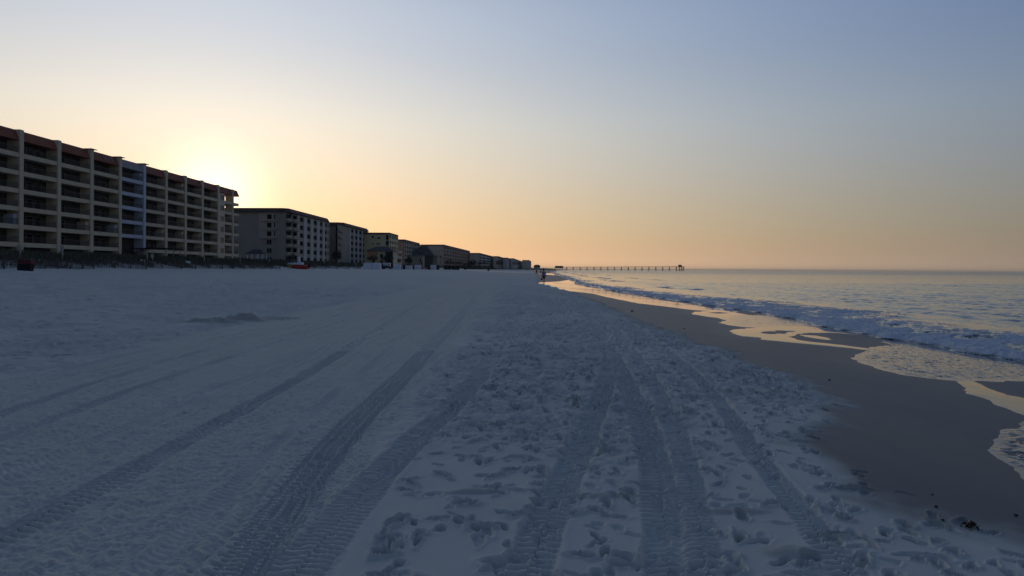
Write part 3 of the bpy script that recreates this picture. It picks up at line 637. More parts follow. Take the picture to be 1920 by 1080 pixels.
# fourth, cream
def block(name, label, cat, xs, y, ln, top, depth_left, wallm, roofm, nst, zb=2.7, th=.8, over=.6, endwin=(), cells=0, cellw=.55, bands=False, wall2=None):
    o = thing(name, label, cat, (xs, y, zb), RZ)
    Zt = top - zb; st_ = (Zt - th) / nst
    MB().box(-depth_left, .0, -.5, -.9, ln, Zt - th * .6).build('wall', wallm, o)
    roof_slab(o, -depth_left, -.1, 0, ln, Zt, th, over, roofm, 1.0)
    MB().box(-.9, .0, -.5, -.35, .3, Zt - th).build('wall', wallm, o)
    segs = []
    if cells:
        cw = ln / cells
        for i in range(cells):
            a = i * cw; g = cw * (1 - cellw) / 2
            segs += [('plain', a, a + g), ('win', a + g, a + cw - g), ('plain', a + cw - g, a + cw)]
        facade(o, 0, segs, 0, st_, nst, wall2 or wallm, wallm, .8, min(2.3, st_ - .3))
    if bands:
        for k in range(nst): MB().box(-.3, .2, k * st_ + .0, .9, ln, k * st_ + .95).build('balcony', wall2 or wallm, o)
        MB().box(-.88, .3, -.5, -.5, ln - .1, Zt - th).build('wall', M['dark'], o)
    for (xa, xb, za, zb_) in endwin:
        f = MB().box(xa - .06, -.06, za - .06, xb + .06, -.005, zb_ + .06).build('window', M['frame'], o)
        MB().box(xa, -.075, za, xb, -.062, zb_).build('pane', M['glass'], f)
    return o
def xat(p, y): return (p - CX) / FPX * y
def ztop(p, py, y): return EYE + ray(p, py)[1] * y
o = block('apartment_building', 'cream four-storey block with flat roof and plain end wall, behind the dark-roofed house', 'building', xat(730, 360), 360, 26, ztop(710, 436, 360), 40, M['cream'], M['brown'], 6, cells=4, cellw=.6,
      endwin=[(xat(697.5, 360) - xat(730, 360), xat(700, 360) - xat(730, 360), 15.0, 16.2), (xat(708, 360) - xat(730, 360), xat(712, 360) - xat(730, 360), 14.6, 15.4), (xat(706, 360) - xat(730, 360), xat(712, 360) - xat(730, 360), 11.7, 12.2),
              (xat(697.5, 360) - xat(730, 360), xat(700, 360) - xat(730, 360), 11.7, 12.2), (xat(729, 360) - xat(730, 360) - 1.5, -.5, 14.2, 16.6), (-1.8, -.5, 11.2, 13.6), (-1.8, -.5, 8.2, 10.6)])
for k in range(3): MB().box(-1.2, 8, 1.5 + k * 3.0, 2.6, 24, 1.75 + k * 3).box(2.5, 8, 1.75 + k * 3, 2.6, 24, 2.7 + k * 3).build('balcony', M['light'], o)
o = block('apartment_building', 'brown stepped block with a row of balconies, right behind the cream block', 'building', -63.5, 402, 60, EYE + 17.2, 20, M['tanb'], M['brown'], 6, cells=9, cellw=.55, wall2=M['midgrey'])
MB().box(-6, 52, EYE + 16 - 2.7, .8, 66, EYE + 15.6 - 2.7).build('roof', M['brown'], o)
# dark-roofed house in front
hy = 326.0
def house(label, pxa, pxb, y, pe, pr, dep, wallm, roofm, hip=.35, zb=2.6, wins=(), porch=None):
    xa, xb = xat(pxa, y), xat(pxb, y); o = thing('house', label, 'house', ((xa + xb) / 2, y, zb)); hw = (xb - xa) / 2
    ze, zr = ztop((pxa + pxb) / 2, pe, y) - zb, ztop((pxa + pxb) / 2, pr, y) - zb
    MB().box(-hw, 0, -.5, hw, dep, ze).build('wall', wallm, o)
    e = .7; k = hw * 2 * hip; m_ = dep / 2
    MB().add([(-hw - e, -e, ze), (hw + e, -e, ze), (hw + e, dep + e, ze), (-hw - e, dep + e, ze), (-hw + k, m_, zr), (hw - k, m_, zr)], [(0, 1, 5, 4), (1, 2, 5), (2, 3, 4, 5), (3, 0, 4), (3, 2, 1, 0)]).build('roof', roofm, o)
    for (u, v, z0_, z1_) in wins:
        f = MB().box(u * hw - .08, -.07, z0_ * ze - .08, v * hw + .08, -.005, z1_ * ze + .08).build('window', M['frame'], o)
        MB().box(u * hw, -.085, z0_ * ze, v * hw, -.072, z1_ * ze).build('pane', M['glass'], f)
    return o, hw, ze
o, hw, ze = house('low house with dark hipped roof and orange wall, in front of the cream block', 686, 737, hy, 471, 461.5, 12, M['cream'], M['slate'], .30, wins=[(.06, .22, .55, .8), (.06, .22, .12, .38), (-.5, -.36, .1, .4)])
MB().box(-hw + .5, -.12, ze * .42, -.15 * hw, -.006, ze - .05).build('wall_panel', M['orange'], o)
MB().box(.5 * hw, -2.0, 0, hw, -.01, ze * .95).build('porch', M['dark'], o)
o, hw, ze = house('dark olive hip-roofed hall with small roof vent, between the brown and the grey blocks', 768, 812, 430, 479, 458.5, 22, M['olive'], M['olive'], .38)
MB().box(-1.8, 10, ze + 5.6, 1.8, 12, ze + 7.3).build('roof_vent', M['tanb'], o)
house('low white house under the dark olive roof', 768, 793, 415, 479.5, 477.5, 8, M['midgrey'], M['brown'], .1, wins=[(.5, .7, .45, .75), (.75, .9, .2, .45)])
# the row running into the distance
def row(label, pa, pb, pc, ytop_b, H_, wallm, wall2, roofm, nst, cells, bands=False, th=.9, zb=2.7):
    y1 = H_ / ray(pb, ytop_b)[1]; X1 = xat(pb, y1)
    # length so that the far end falls on pixel pc
    s = .011 + .035; y2 = (X1 - s * y1) / ((pc - CX) / FPX - s); ln = max(20, min(abs(y2 - y1), 600))
    o = thing('apartment_building', label, 'building', (X1, y1, zb), -math.atan(s)); Zt = H_ + EYE - zb; st_ = (Zt - th) / nst
    dl = X1 - xat(pa, y1)
    MB().box(-dl, 0, -.5, -.9, ln, Zt - th * .5).build('wall', wallm, o)
    MB().box(-.9, 0, -.5, -.35, .4, Zt - th).build('wall', wallm, o)
    roof_slab(o, -dl, 0, 0, ln, Zt, th, .7, roofm, 1)
    if bands:
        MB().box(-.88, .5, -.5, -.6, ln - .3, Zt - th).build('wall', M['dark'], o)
        for k in range(nst): MB().box(-.5, .5, k * st_, 1.0, ln, k * st_ + 1.2).build('balcony', wall2, o)
        for k in range(int(cells)): MB().box(-.5, ln * (k + .5) / cells - .5, 0, .9, ln * (k + .5) / cells + .5, Zt - th).build('pillar', wall2, o)
    else:
        cw = ln / cells; segs = []
        for i in range(cells):
            a = i * cw; segs += [('plain', a, a + cw * .25), ('win', a + cw * .25, a + cw * .75), ('plain', a + cw * .75, a + cw)]
        facade(o, 0, segs, 0, st_, nst, wall2, wall2, .8, 2.3)
    return o
o = row('long dark grey block with pale roof line, halfway to the pier', 797, 832, 881, 458.5, 20.5, M['midgrey'], M['tanb'], M['slate'], 6, 12)
for k in range(5): MB().box(.05, 8 + 9 * k, 12.2, .4, 9 + 9 * k, 16.4).build('pilaster', M['light'], o)
row('low block with white banded balconies and red-brown roof edge, beyond the long dark grey block', 880, 899, 927, 474.2, 18, M['farw'], M['light'], M['roof'], 5, 4, True)
row('small brown block with flat top, between the banded block and the grey pair', 925, 934, 945, 480.3, 17, M['farw'], M['tanb'], M['brown'], 5, 4)
row('grey distant block with blue-grey walls and a small rooftop hut', 943, 951, 962, 483, 16.5, M['farg'], M['farg'], M['slate'], 5, 4)
row('pale distant block with many window bays, second from the end of the row', 957, 963, 982, 484.3, 16.5, M['light'], M['farg'], M['brown'], 5, 6)
row('farthest and smallest tan block, last of the row before the pier', 979, 992, 996, 487.6, 16.5, M['farw'], M['farg'], M['brown'], 4, 2)
yy = 1330.0
o = thing('pavilion', 'far domed pavilion with pale wall beside the last block of the row', 'pavilion', (xat(1007, yy), yy, 1.5))
MB().box(-6, 0, -1, 6, 8, 5.2).build('wall', M['light'], o)
MB().hull([(8 * math.cos(a), 4 + 6 * math.sin(a), 5.2) for a in np.linspace(0, 2 * math.pi, 12, endpoint=False)], [(3.5 * math.cos(a), 4 + 3 * math.sin(a), 8.8) for a in np.linspace(0, 2 * math.pi, 12, endpoint=False)]).build('roof', M['slate'], o)
# gazebo by the second building
yy = 205.0
o = thing('gazebo', 'small hip-roofed gazebo with white posts in front of the grey block', 'gazebo', (xat(478, yy), yy, 3.0))
for sx in (-2.3, -.9, .9, 2.3):
    for sy in (0, 3.4): MB().box(sx - .1, sy - .1, -.3, sx + .1, sy + .1, 2.9).build('post', M['white'], o)
MB().add([(-2.9, -.6, 2.9), (2.9, -.6, 2.9), (2.9, 4, 2.9), (-2.9, 4, 2.9), (-1.0, 1.7, 4.3), (1.0, 1.7, 4.3)], [(0, 1, 5, 4), (1, 2, 5), (2, 3, 4, 5), (3, 0, 4), (3, 2, 1, 0)]).build('roof', M['slate'], o)
# awning terrace at the foot of the long block
yy = 150.0
o = thing('awning', 'dark flat awning on pale posts at the foot of the blue-white bay', 'awning', (-72.0, yy - 8, 3.0))
MB().box(-8, 0, 2.55, 0, 6.5, 2.75).build('canopy', M['black'], o)
for s in (.2, 3.2, 6.3): MB().box(-.4, s - .07, -.3, -.26, s + .07, 2.55).build('post', M['post'], o)

# ------------------------------------------------------------------ greenery
def tris(n, cen, ext, size, shell=.35, up=.4):
    d = rng.normal(size=(n, 3)); d /= np.linalg.norm(d, axis=1)[:, None]
    r = (shell + (1 - shell) * rng.random(n)) ** .6; lump = 1 + .22 * np.sin(d[:, 0] * 5 + cen[0]) * np.cos(d[:, 1] * 4 + d[:, 2] * 5 + cen[1])
    p = d * (r * lump)[:, None] * np.array(ext) + np.array(cen)
    q = rng.normal(size=(n, 3, 3)) * size; return p[:, None, :] + q
def tri_obj(name, P_, m_, parent=None):
    P_ = P_.reshape(-1, 3).astype(np.float32); n = len(P_) // 3
    me = bpy.data.meshes.new(name); me.vertices.add(len(P_)); me.vertices.foreach_set('co', P_.ravel())
    me.loops.add(len(P_)); me.loops.foreach_set('vertex_index', np.arange(len(P_), dtype=np.int32))
    me.polygons.add(n); me.polygons.foreach_set('loop_start', np.arange(0, 3 * n, 3, dtype=np.int32)); me.update(calc_edges=True)
    o = bpy.data.objects.new(name, me); COL.objects.link(o); me.materials.append(m_)
    if parent: o.parent = parent
    return o
# dune plants: upright blades and low shrubs, uncountable
n = 60000
yb_ = np.exp(rng.uniform(math.log(52), math.log(760), n)); off = 60.5 + 13 * rng.random(n) ** .8
xb_ = -off + .011 * yb_ + np.array(smooth(yb_, 350, 1700)) * 60
cl = vnoise(xb_ * .35, yb_ * .25, 201) + .5 * vnoise(xb_ * 1.1, yb_ * .8, 202)
kp = cl > (-.55 + .9 * (off < 62.5)); xb_, yb_, cl, off = xb_[kp], yb_[kp], cl[kp], off[kp]; n = len(xb_)
h_ = (.35 + .75 * rng.random(n)) * (1 + .35 * np.clip(cl, -1, 1)) * smooth(off, 59.5, 64); w_ = .05 + .00055 * yb_ + .06 * rng.random(n)
zb_ = zbase(xb_, yb_) - .05; lean = rng.normal(size=(n, 2)) * .3; aa = rng.uniform(0, math.pi, n)
P3 = np.zeros((n, 3, 3)); P3[:, 0] = np.stack([xb_ - np.cos(aa) * w_, yb_ - np.sin(aa) * w_, zb_], 1); P3[:, 1] = np.stack([xb_ + np.cos(aa) * w_, yb_ + np.sin(aa) * w_, zb_], 1)
P3[:, 2] = np.stack([xb_ + lean[:, 0] * h_, yb_ + lean[:, 1] * h_, zb_ + h_], 1)
tag(tri_obj('dune_plants', P3, M['scrub']), kind='stuff', label='dark low scrub and grass covering the dune at the foot of the buildings')
# far wooded strip
n = 16000; u = rng.random(n); yb_ = 640 + 1850 * u ** 1.2
edge = -52 + .011 * yb_ + smooth(yb_, 350, 1700) * 60; tq = smooth(yb_, 1350, 1750); edge = edge * (1 - tq) + (shore(yb_) - 22) * tq; xb_ = edge - rng.random(n) * (12 + yb_ * .03 + 60 * tq)
hh = (1.2 + 3.6 * np.clip(.5 + .6 * vnoise(xb_ * .03, yb_ * .012, 210) + .3 * vnoise(xb_ * .1, yb_ * .05, 212), 0, 1.2)) * smooth(edge - xb_, 0, 8)
P3 = np.stack([xb_, yb_, zbase(xb_, yb_) + hh * rng.random(n)], 1)[:, None, :] + rng.normal(size=(n, 3, 3)) * np.array([1.3, 1.3, .6])
tag(tri_obj('distant_trees', P3, M['leaf']), kind='stuff', label='dark far strip of trees along the shore towards the pier')
def bush(label, px, py, y, w_, h_, name='shrub', n=900):
    x = xat(px, y); z = EYE + ray(px, py)[1] * y
    o = thing(name, label, 'shrub', (x, y, z))
    MB().tube((0, 0, -.5), (.1, 0, h_ * .5), .12, .06).tube((0, 0, h_ * .2), (-w_ * .2, .1, h_ * .6), .06, .03).tube((0, 0, h_ * .2), (w_ * .2, -.1, h_ * .6), .06, .03).build('trunk', M['bark'], o)
    P_ = np.concatenate([tris(n // 3, (0, 0, h_ * .55), (w_ * .32, w_ * .3, h_ * .45), h_ * .045), tris(n // 3, (-w_ * .25, 0, h_ * .4), (w_ * .25, w_ * .25, h_ * .33), h_ * .045), tris(n // 3, (w_ * .25, 0, h_ * .42), (w_ * .26, w_ * .25, h_ * .36), h_ * .045)])
    tri_obj('crown', P_, M['leaf'], o); return o
def palm(label, px, py, y, h_, group=None):
    x = xat(px, y); z = EYE + ray(px, py)[1] * y
    o = thing('palm_tree', label, 'palm', (x, y, z), random.uniform(0, 6)); tag(o, group=group)
    MB().tube((0, 0, -.4), (.15, 0, h_ * .5), .22, .17).tube((.15, 0, h_ * .5), (.1, .05, h_), .17, .13).build('trunk', M['bark'], o)
    fr = MB()
    for k in range(16):
        a = k * 2.4; el_ = random.uniform(-.3, .9); p = Vector((.1, .05, h_)); d = Vector((math.cos(a) * math.cos(el_), math.sin(a) * math.cos(el_), math.sin(el_))); sd_ = Vector((-math.sin(a), math.cos(a), 0))
        for q in range(5):
            p2 = p + d * (h_ * .11); w0 = .32 * (1 - q / 6)
            fr.add([p - sd_ * w0, p + sd_ * w0, p2 + sd_ * w0 * .8 - Vector((0, 0, .1)), p2 - sd_ * w0 * .8 - Vector((0, 0, .1))], [(0, 1, 2, 3)])
            p = p2; d = (d + Vector((0, 0, -.28))).normalized()
    fr.build('crown', M['leaf'], o); return o
bush('round dark shrub against the end wall of the third block', 631, 487, 300, 4.6, 4.4)
bush('dark round shrub in front of the orange wall of the low house', 698, 489.5, 318, 5.0, 2.9)
bush('wide dark shrub in front of the porch of the low house', 726, 490, 318, 6.0, 3.4)
bush('dark shrub at the foot of the grey block beside the red boat', 548, 490, 225, 3.4, 2.6)
bush('dark shrub below the white balconies left of the tall pole', 744, 493, 345, 3.6, 2.2)
bush('tall dark shrub right of the tall pole', 766, 494, 360, 4.2, 3.6)
for i, (p, y_) in enumerate(((787, 395), (806, 430), (815, 440), (826, 450))):
    palm(('palm in front of the low white house', 'leftmost small palm before the plain grey end wall', 'middle small palm before the plain grey end wall', 'right small palm where the grey end wall meets its dark front')[i], p, 494, y_, (6.2, 5.0, 4.0, 4.6)[i], 'palms in front of the middle blocks')
for i, (p, y_, w_, h_) in enumerate(((842, 560, 9, 5), (858, 600, 10, 4), (886, 690, 9, 6), (905, 760, 12, 5), (936, 850, 10, 7), (968, 1000, 14, 6))):
    bush(('dark tree clump at the foot of the long dark grey block', 'lower dark tree clump beside the far end of the long dark grey block', 'dark tree clump at the end wall of the banded block',
          'dark tree clump below the white bands of the banded block', 'dark tree clump before the small brown block', 'dark tree clump before the pale distant block')[i], p, 497, y_, w_, h_, 'tree')

# ------------------------------------------------------------------ sand fence wings and posts
fence_px = [-18, 8, 45, 84, 109, 133, 155, 176, 216, 245, 275, 305, 341, 367, 393, 417, 438.5, 459, 477.5, 495, 510.6, 525, 590, 612, 634, 655, 676]
nw = [0]
def wing(px, i):
    y = Yp(px, -58.0); x = -58 + .011 * y
    side = 'between the red boat and the white boxes' if px > 560 else ('behind the red bin' if px < 60 else 'along the dune foot')
    o = thing('sand_fence', 'slatted sand fence wing running up the dune, with dark end posts', 'sand fence', (x, y, gz(x, y))); tag(o, group='sand fence wings along the dune foot')
    ln = 5.4; dx, dy = -.93, -.36; sl = MB(); tilt = random.uniform(-.05, .05)
    nsl = int(ln / .13)
    for k in range(nsl):
        s = k * .13 + random.uniform(-.02, .02); x1, y1 = dx * s, dy * s; z = gz(x + x1, y + y1) - gz(x, y); hgt = .95 + random.uniform(-.06, .06) - .35 * smooth(vnoise(s * .5 + i * 3.0, 0.0 * s + i, 5), 0, .8)
        tx = tilt + random.uniform(-.03, .03); sl.hull([(x1 - .03, y1 - .012, z - .1), (x1 + .03, y1 - .012, z - .1), (x1 + .03, y1 + .012, z - .1), (x1 - .03, y1 + .012, z - .1)],
                [(x1 - .03 + tx, y1 - .012, z + hgt), (x1 + .03 + tx, y1 - .012, z + hgt), (x1 + .03 + tx, y1 + .012, z + hgt), (x1 - .03 + tx, y1 + .012, z + hgt)])
    sl.build('slats', M['wood'], o)
    MB().tube((0, 0, -.3), (.03, 0, 1.15), .085, .08).build('post', M['wood'], o)
    zz_ = gz(x + dx * ln, y + dy * ln) - gz(x, y); MB().tube((dx * ln, dy * ln, zz_ - .3), (dx * ln, dy * ln, zz_ + 1.15), .08, .07).build('post', M['wood'], o)
for i, p in enumerate(fence_px): wing(p, i)
desc = ['before the second pillar of the long block', 'before the third pillar of the long block', 'by the dark awning', 'right of the dark awning', 'before the last pillars of the long block', 'at the near corner of the grey block', 'left of the red boat', 'between the red boat and the third block', 'before the third block', 'left of the white boxes']
for i, (px, y0p, hh) in enumerate(((38, 476, 1.8), (117, 482, 2.0), (276, 487, 1.9), (286, 486, 1.4), (383, 493, 2.6), (450, 494, 2.0), (505, 494, 2.0), (608, 495, 1.9), (634, 495, 1.7), (667, 495, 1.8))):
    y = Yp(px, -64.0); x = -64 + .011 * y; z = gz(x, y)
    o = thing('beach_post', 'slim pale post standing in the scrub ' + desc[i], 'post', (x, y, z)); tag(o, group='pale posts along the dune')
    MB().tube((0, 0, -.3), (random.uniform(-.05, .05), 0, hh), .10, .085).build('pole', M['post'], o)
    if i in (0, 1, 3): MB().box(-.25, -.14, hh - .65, .25, -.105, hh + .05).build('board', M['post'], o)

# ------------------------------------------------------------------ things on the sand
def put(px, py, z_only=False):
    x, y = unproj(px, py); return x, y, gz(x, y)
x, y, z = put(47, 509.5)
sc_ = y / FPX
o = thing('trash_bin', 'dark tapering bin with dull red top leaning on the sand at far left', 'bin', (x, y, z), .25)
W_ = 27 * sc_ / 2; Hh = 23 * sc_
MB().hull([(-W_ * .80, -W_ * .5, -.03), (W_ * .80, -W_ * .5, -.03), (W_ * .80, W_ * .5, -.03), (-W_ * .80, W_ * .5, -.03)], [(-W_ * .72, -W_ * .6, Hh * .62), (W_ * 1.0, -W_ * .6, Hh * .62), (W_ * 1.0, W_ * .6, Hh * .62), (-W_ * .72, W_ * .6, Hh * .62)]).build('body', M['black'], o, bevel=.03)
MB().hull([(-W_ * .74, -W_ * .62, Hh * .625), (W_ * 1.02, -W_ * .62, Hh * .625), (W_ * 1.02, W_ * .62, Hh * .625), (-W_ * .74, W_ * .62, Hh * .625)], [(-W_ * .5, -W_ * .5, Hh), (W_ * .9, -W_ * .5, Hh * .96), (W_ * .9, W_ * .5, Hh * .96), (-W_ * .5, W_ * .5, Hh)]).build('lid', M['binred'], o, bevel=.03)
for s in (-1, 1): MB().tube((s * W_ * .55 - .04, W_ * .55, .12), (s * W_ * .55 + .04, W_ * .55, .12), .13, n=12).build('wheel', M['tyre'], o)
# red boat
y = 178.0; x = xat(558, y); z = gz(x, y); k = y / FPX
o = thing('beached_boat', 'red boat with yellow bow and pale deck lying at the dune foot', 'boat', (x, y, z), -.06)
L2 = 20.5 * k
def ring(xs, wd, zt, zbm): return [(xs, -wd, zt), (xs, -wd * .75, zbm + .12), (xs, 0, zbm), (xs, wd * .75, zbm + .12), (xs, wd, zt)]
st_ = [(-L2, .05, 1.25, .75), (-L2 * .8, .55, 1.2, .35), (-L2 * .45, .95, 1.12, .12), (0, 1.1, 1.08, .02), (L2 * .6, 1.08, 1.0, -.05), (L2, .95, .95, -.05)]
def loft(sel, m_, name, par):
    v, f = [], []
    for q in sel: v += ring(*q)
    for a in range(len(sel) - 1):
        for c in range(4): f.append((a * 5 + c, a * 5 + c + 1, a * 5 + 6 + c, a * 5 + 5 + c))
        f.append((a * 5 + 4, a * 5, a * 5 + 5, a * 5 + 9))
    f.append((0, 1, 2, 3, 4)); e = (len(sel) - 1) * 5; f.append((e + 4, e + 3, e + 2, e + 1, e))
    return MB().add(v, f).build(name, m_, par, smooth=False)
loft(st_[2:], M['red'], 'hull', o); loft(st_[:3], M['yellow'], 'bow', o)
MB().hull([(-L2 * .95, -.1, 1.27), (-L2 * .45, -1.0, 1.14), (L2 * .45, -1.1, 1.1), (L2 * .45, 1.1, 1.1), (-L2 * .45, 1.0, 1.14), (-L2 * .95, .1, 1.27)], [(-L2 * .9, -.1, 1.6), (-L2 * .45, -.9, 1.6), (L2 * .45, -1.0, 1.75), (L2 * .45, 1.0, 1.75), (-L2 * .45, .9, 1.6), (-L2 * .9, .1, 1.6)]).build('deck', M['white'], o, bevel=.04)
MB().box(L2 * .02, -.4, 1.76, L2 * .22, .4, 3.2).build('console', M['white'], o, bevel=.05)
MB().tube((-L2 * .3, 0, 1.6), (-L2 * .3, 0, 2.5), .05).build('mast', M['metal'], o)
MB().box(L2 + .01, -.28, .3, L2 + .45, .28, 1.35).build('outboard_motor', M['black'], o, bevel=.06)
# white storage boxes
def box_thing(label, pa, pb, pt, pbm, y, m_, lidm, name='storage_box', cat='box', dep=2.2, group=None):
    xa, xb = xat(pa, y), xat(pb, y); o = thing(name, label, cat, ((xa + xb) / 2, y, 0)); tag(o, group=group)
    z0 = gz((xa + xb) / 2, y); o.location.z = z0; h_ = EYE + ray((pa + pb) / 2, pt)[1] * y - z0; hw = (xb - xa) / 2
    MB().box(-hw, 0, -.15, hw, dep, h_ * .88).build('body', m_, o, bevel=.03)
    MB().hull([(-hw - .05, -.05, h_ * .885), (hw + .05, -.05, h_ * .885), (hw + .05, dep + .05, h_ * .885), (-hw - .05, dep + .05, h_ * .885)], [(-hw, 0, h_), (hw, 0, h_), (hw, dep, h_ * 1.04), (-hw, dep, h_ * 1.04)]).build('lid', lidm, o)
    MB().box(-.12, -.05, h_ * .5, .12, -.005, h_ * .62).build('handle', M['metal'], o)
    return o
G1 = 'white storage boxes on the upper beach'
box_thing('left of two joined white boxes, nearest white box to the dune scrub', 681, 697.4, 493.3, 503, 256, M['white'], M['white'], group=G1)
box_thing('right of two joined white boxes, beside the tank trailer', 697.8, 713, 493.3, 503, 256, M['white'], M['white'], group=G1)
box_thing('white box between the tank trailer and the tall pole', 737, 750.5, 496, 503, 300, M['white'], M['white'], group=G1)
box_thing('low white box just right of the tall pole', 759.5, 772, 498, 503, 330, M['white'], M['white'], group=G1)
box_thing('low white box left of the orange kayak', 776, 788, 497.4, 503, 345, M['white'], M['white'], group=G1)
box_thing('narrow white box right of the orange kayak', 806.5, 817, 497.3, 503, 372, M['white'], M['white'], group=G1)
G2 = 'dark boxes on the upper beach'
for (a, c, t_, y_, lb) in ((772, 776, 496.8, 338, 'small dark box between two low white boxes'), (801.5, 806, 497, 368, 'small dark box touching the orange kayak'), (817, 823, 496.8, 380, 'small dark box right of the narrow white box'),
                       (832, 846, 497, 430, 'left of two long dark boxes below the long dark grey block'), (847, 861, 497.6, 440, 'right of two long dark boxes below the long dark grey block'), (870, 875, 498.2, 500, 'lone small dark box before the banded block'), (751.5, 753, 498, 305, 'thin dark cabinet at the foot of the tall pole'), (755, 759, 497.5, 320, 'dark box just right of the tall pole')):
    box_thing(lb, a, c, t_, 503, y_, M['black'], M['slate'], 'beach_box', group=G2)
box_thing('tiny dark bin alone on the open far sand', 914, 917.5, 503.2, 506, 420, M['black'], M['black'], 'trash_bin', 'bin', .8)
# tank trailer
y = 282.0; x = xat(725.5, y); z = gz(x, y); k = y / FPX
o = thing('tank_trailer', 'dark trailer with a pale horizontal tank, between white boxes', 'trailer', (x, y, z))
MB().box(-11.4 * k, -1, .55, 11.2 * k, 1, .85).box(-11.4 * k, -1, .85, -7.5 * k, 1, 2.3).box(8.8 * k, -.9, .85, 11.2 * k, .9, 2.6).build('chassis', M['black'], o)
MB().tube((-7.2 * k, -.1, 1.75), (6.4 * k, -.1, 1.75), .82, n=20).build('tank', M['metal'], o, smooth=False)
for s in (-7, -4, 7): MB().tube((s * k, -1.25, .45), (s * k, -1.0, .45), .47, n=16).build('wheel', M['tyre'], o)
MB().tube((7.6 * k, -.5, .8), (7.6 * k, -.5, 2.7), .09).build('pump_pipe', M['white'], o)
y = 302.0; x = xat(753.5, y); z = gz(x, y)
o = thing('light_pole', 'tall thin pale pole rising beside the white boxes', 'pole', (x, y, z))
MB().tube((0, 0, -.4), (0, 0, 11.3), .17, .11).build('pole', M['metal'], o); MB().box(-.5, -.15, 11.3, .5, .15, 11.5).build('lamp_head', M['metal'], o)
# kayak
y = 358.0; x = xat(794.6, y); z = gz(x, y); k = y / FPX
o = thing('kayak', 'orange and dark kayak lying on a low rack, between white boxes', 'kayak', (x, y, z))
MB().hull([(-6.5 * k, 0, .85), (-4 * k, -.35, .6), (4 * k, -.35, .6), (6.5 * k, 0, .85), (4 * k, .35, .6), (-4 * k, .35, .6)], [(-6.4 * k, 0, 1.0), (-4 * k, -.4, 1.1), (4 * k, -.4, 1.1), (6.4 * k, 0, 1.0), (4 * k, .4, 1.1), (-4 * k, .4, 1.1)]).build('hull', M['orangep'], o)
for s in (-3, 3): MB().box(s * k - .1, -.4, -.1, s * k + .1, .4, .6).build('rack', M['wood'], o)
# seaweed
for i, (px, py, s, lb) in enumerate(((1818, 989, .075, 'largest dark tuft of seaweed on the wet sand at lower right'), (1905, 967, .022, 'small seaweed scrap near the right edge of the picture'), (1755, 951, .022, 'thin seaweed strand left of the largest tuft'), (1748, 928, .015, 'tiny seaweed speck above the thin strand'),
        (1420, 801, .045, 'seaweed scrap where the rough sand meets the wet sand'), (1396, 776, .03, 'middle of three seaweed scraps at the edge of the rough sand'), (1397, 760, .03, 'farthest of three seaweed scraps at the edge of the rough sand'), (1185, 584, .09, 'dark seaweed lump on the damp sand far up the beach'),
        (1767, 977, .025, 'small brown scrap beside the footprints left of the largest tuft'), (395, 541, .13, 'lone dark lump on the open sand in front of the buildings'), (1555, 713, .03, 'seaweed scrap at the tip of the rough sand'), (1283, 617, .045, 'small dark scrap on the smooth damp sand'))):
    x, y, z = put(px, py); s *= .62; P_ = tris(90, (0, 0, s * .4), (s * 1.2, s * .9, s * .5), s * .2, .1)
    P_[:, :, 2] = np.maximum(P_[:, :, 2], -.01)
    o = tri_obj('seaweed_clump', P_, M['weed']); o.location = (x, y, z + .0); tag(o, lb, 'seaweed', 'seaweed scraps on the sand')

# ------------------------------------------------------------------ pier
py0, py1 = 1750.0, 1500.0; PA = Vector((xat(1046, py0), py0, 0)); PB = Vector((xat(1281.8, py1), py1, 0)); dv = (PB - PA); Lp = dv.length; az = math.atan2(dv.y, dv.x)
o = thing('fishing_pier', 'long timber fishing pier on thin bents reaching out to sea at the horizon', 'pier', (PA.x, PA.y, WL), az)
zA, zB = 6.6 - WL, 8.3 - WL
def zd(s): return zA + (zB - zA) * s / Lp
MB().add([(0, -2, zd(0) - .55), (Lp, -2, zd(Lp) - .55), (Lp, 2, zd(Lp) - .55), (0, 2, zd(0) - .55), (0, -2, zd(0) + .1), (Lp, -2, zd(Lp) + .1), (Lp, 2, zd(Lp) + .1), (0, 2, zd(0) + .1)],
         [(0, 3, 2, 1), (4, 5, 6, 7), (0, 1, 5, 4), (1, 2, 6, 5), (2, 3, 7, 6), (3, 0, 4, 7)]).build('deck', M['pierwood'], o)
r_ = MB()
for sy in (-1.9, 1.9):
    r_.tube((0, sy, zd(0) + 1.1), (Lp, sy, zd(Lp) + 1.1), .09, n=4).tube((0, sy, zd(0) + .6), (Lp, sy, zd(Lp) + .6), .07, n=4)
    for k in range(80): s = Lp * k / 79; r_.tube((s, sy, zd(s)), (s, sy, zd(s) + 1.1), .08, n=4)
r_.build('railing', M['pierwood'], o)
def s_at(px):
    k = (px - CX) / FPX; # intersection of the sight line with the pier axis
    t_ = (k * PA.y - PA.x) / (dv.x - k * dv.y); return t_ * Lp
for px in [1062.5] + [1075 + 12.88 * i for i in range(15)] + [1268.2, 1274, 1278, 1281.6]:
    s = s_at(px); b_ = MB()
    for sy in (-1.8, 0, 1.8): b_.tube((s, sy * 1.15, -2.5), (s, sy, zd(s) - .5), .42, .36, n=8)
    b_.box(s - .4, -2.4, zd(s) - 1.0, s + .4, 2.4, zd(s) - .56).build('pile_bent', M['pierwood'], o)
s0, s1 = s_at(1266.5), Lp
MB().box(s0, -5, zd(s1) - .5, s1 + 1, 5, zd(s1) + .15).build('end_platform', M['pierwood'], o)
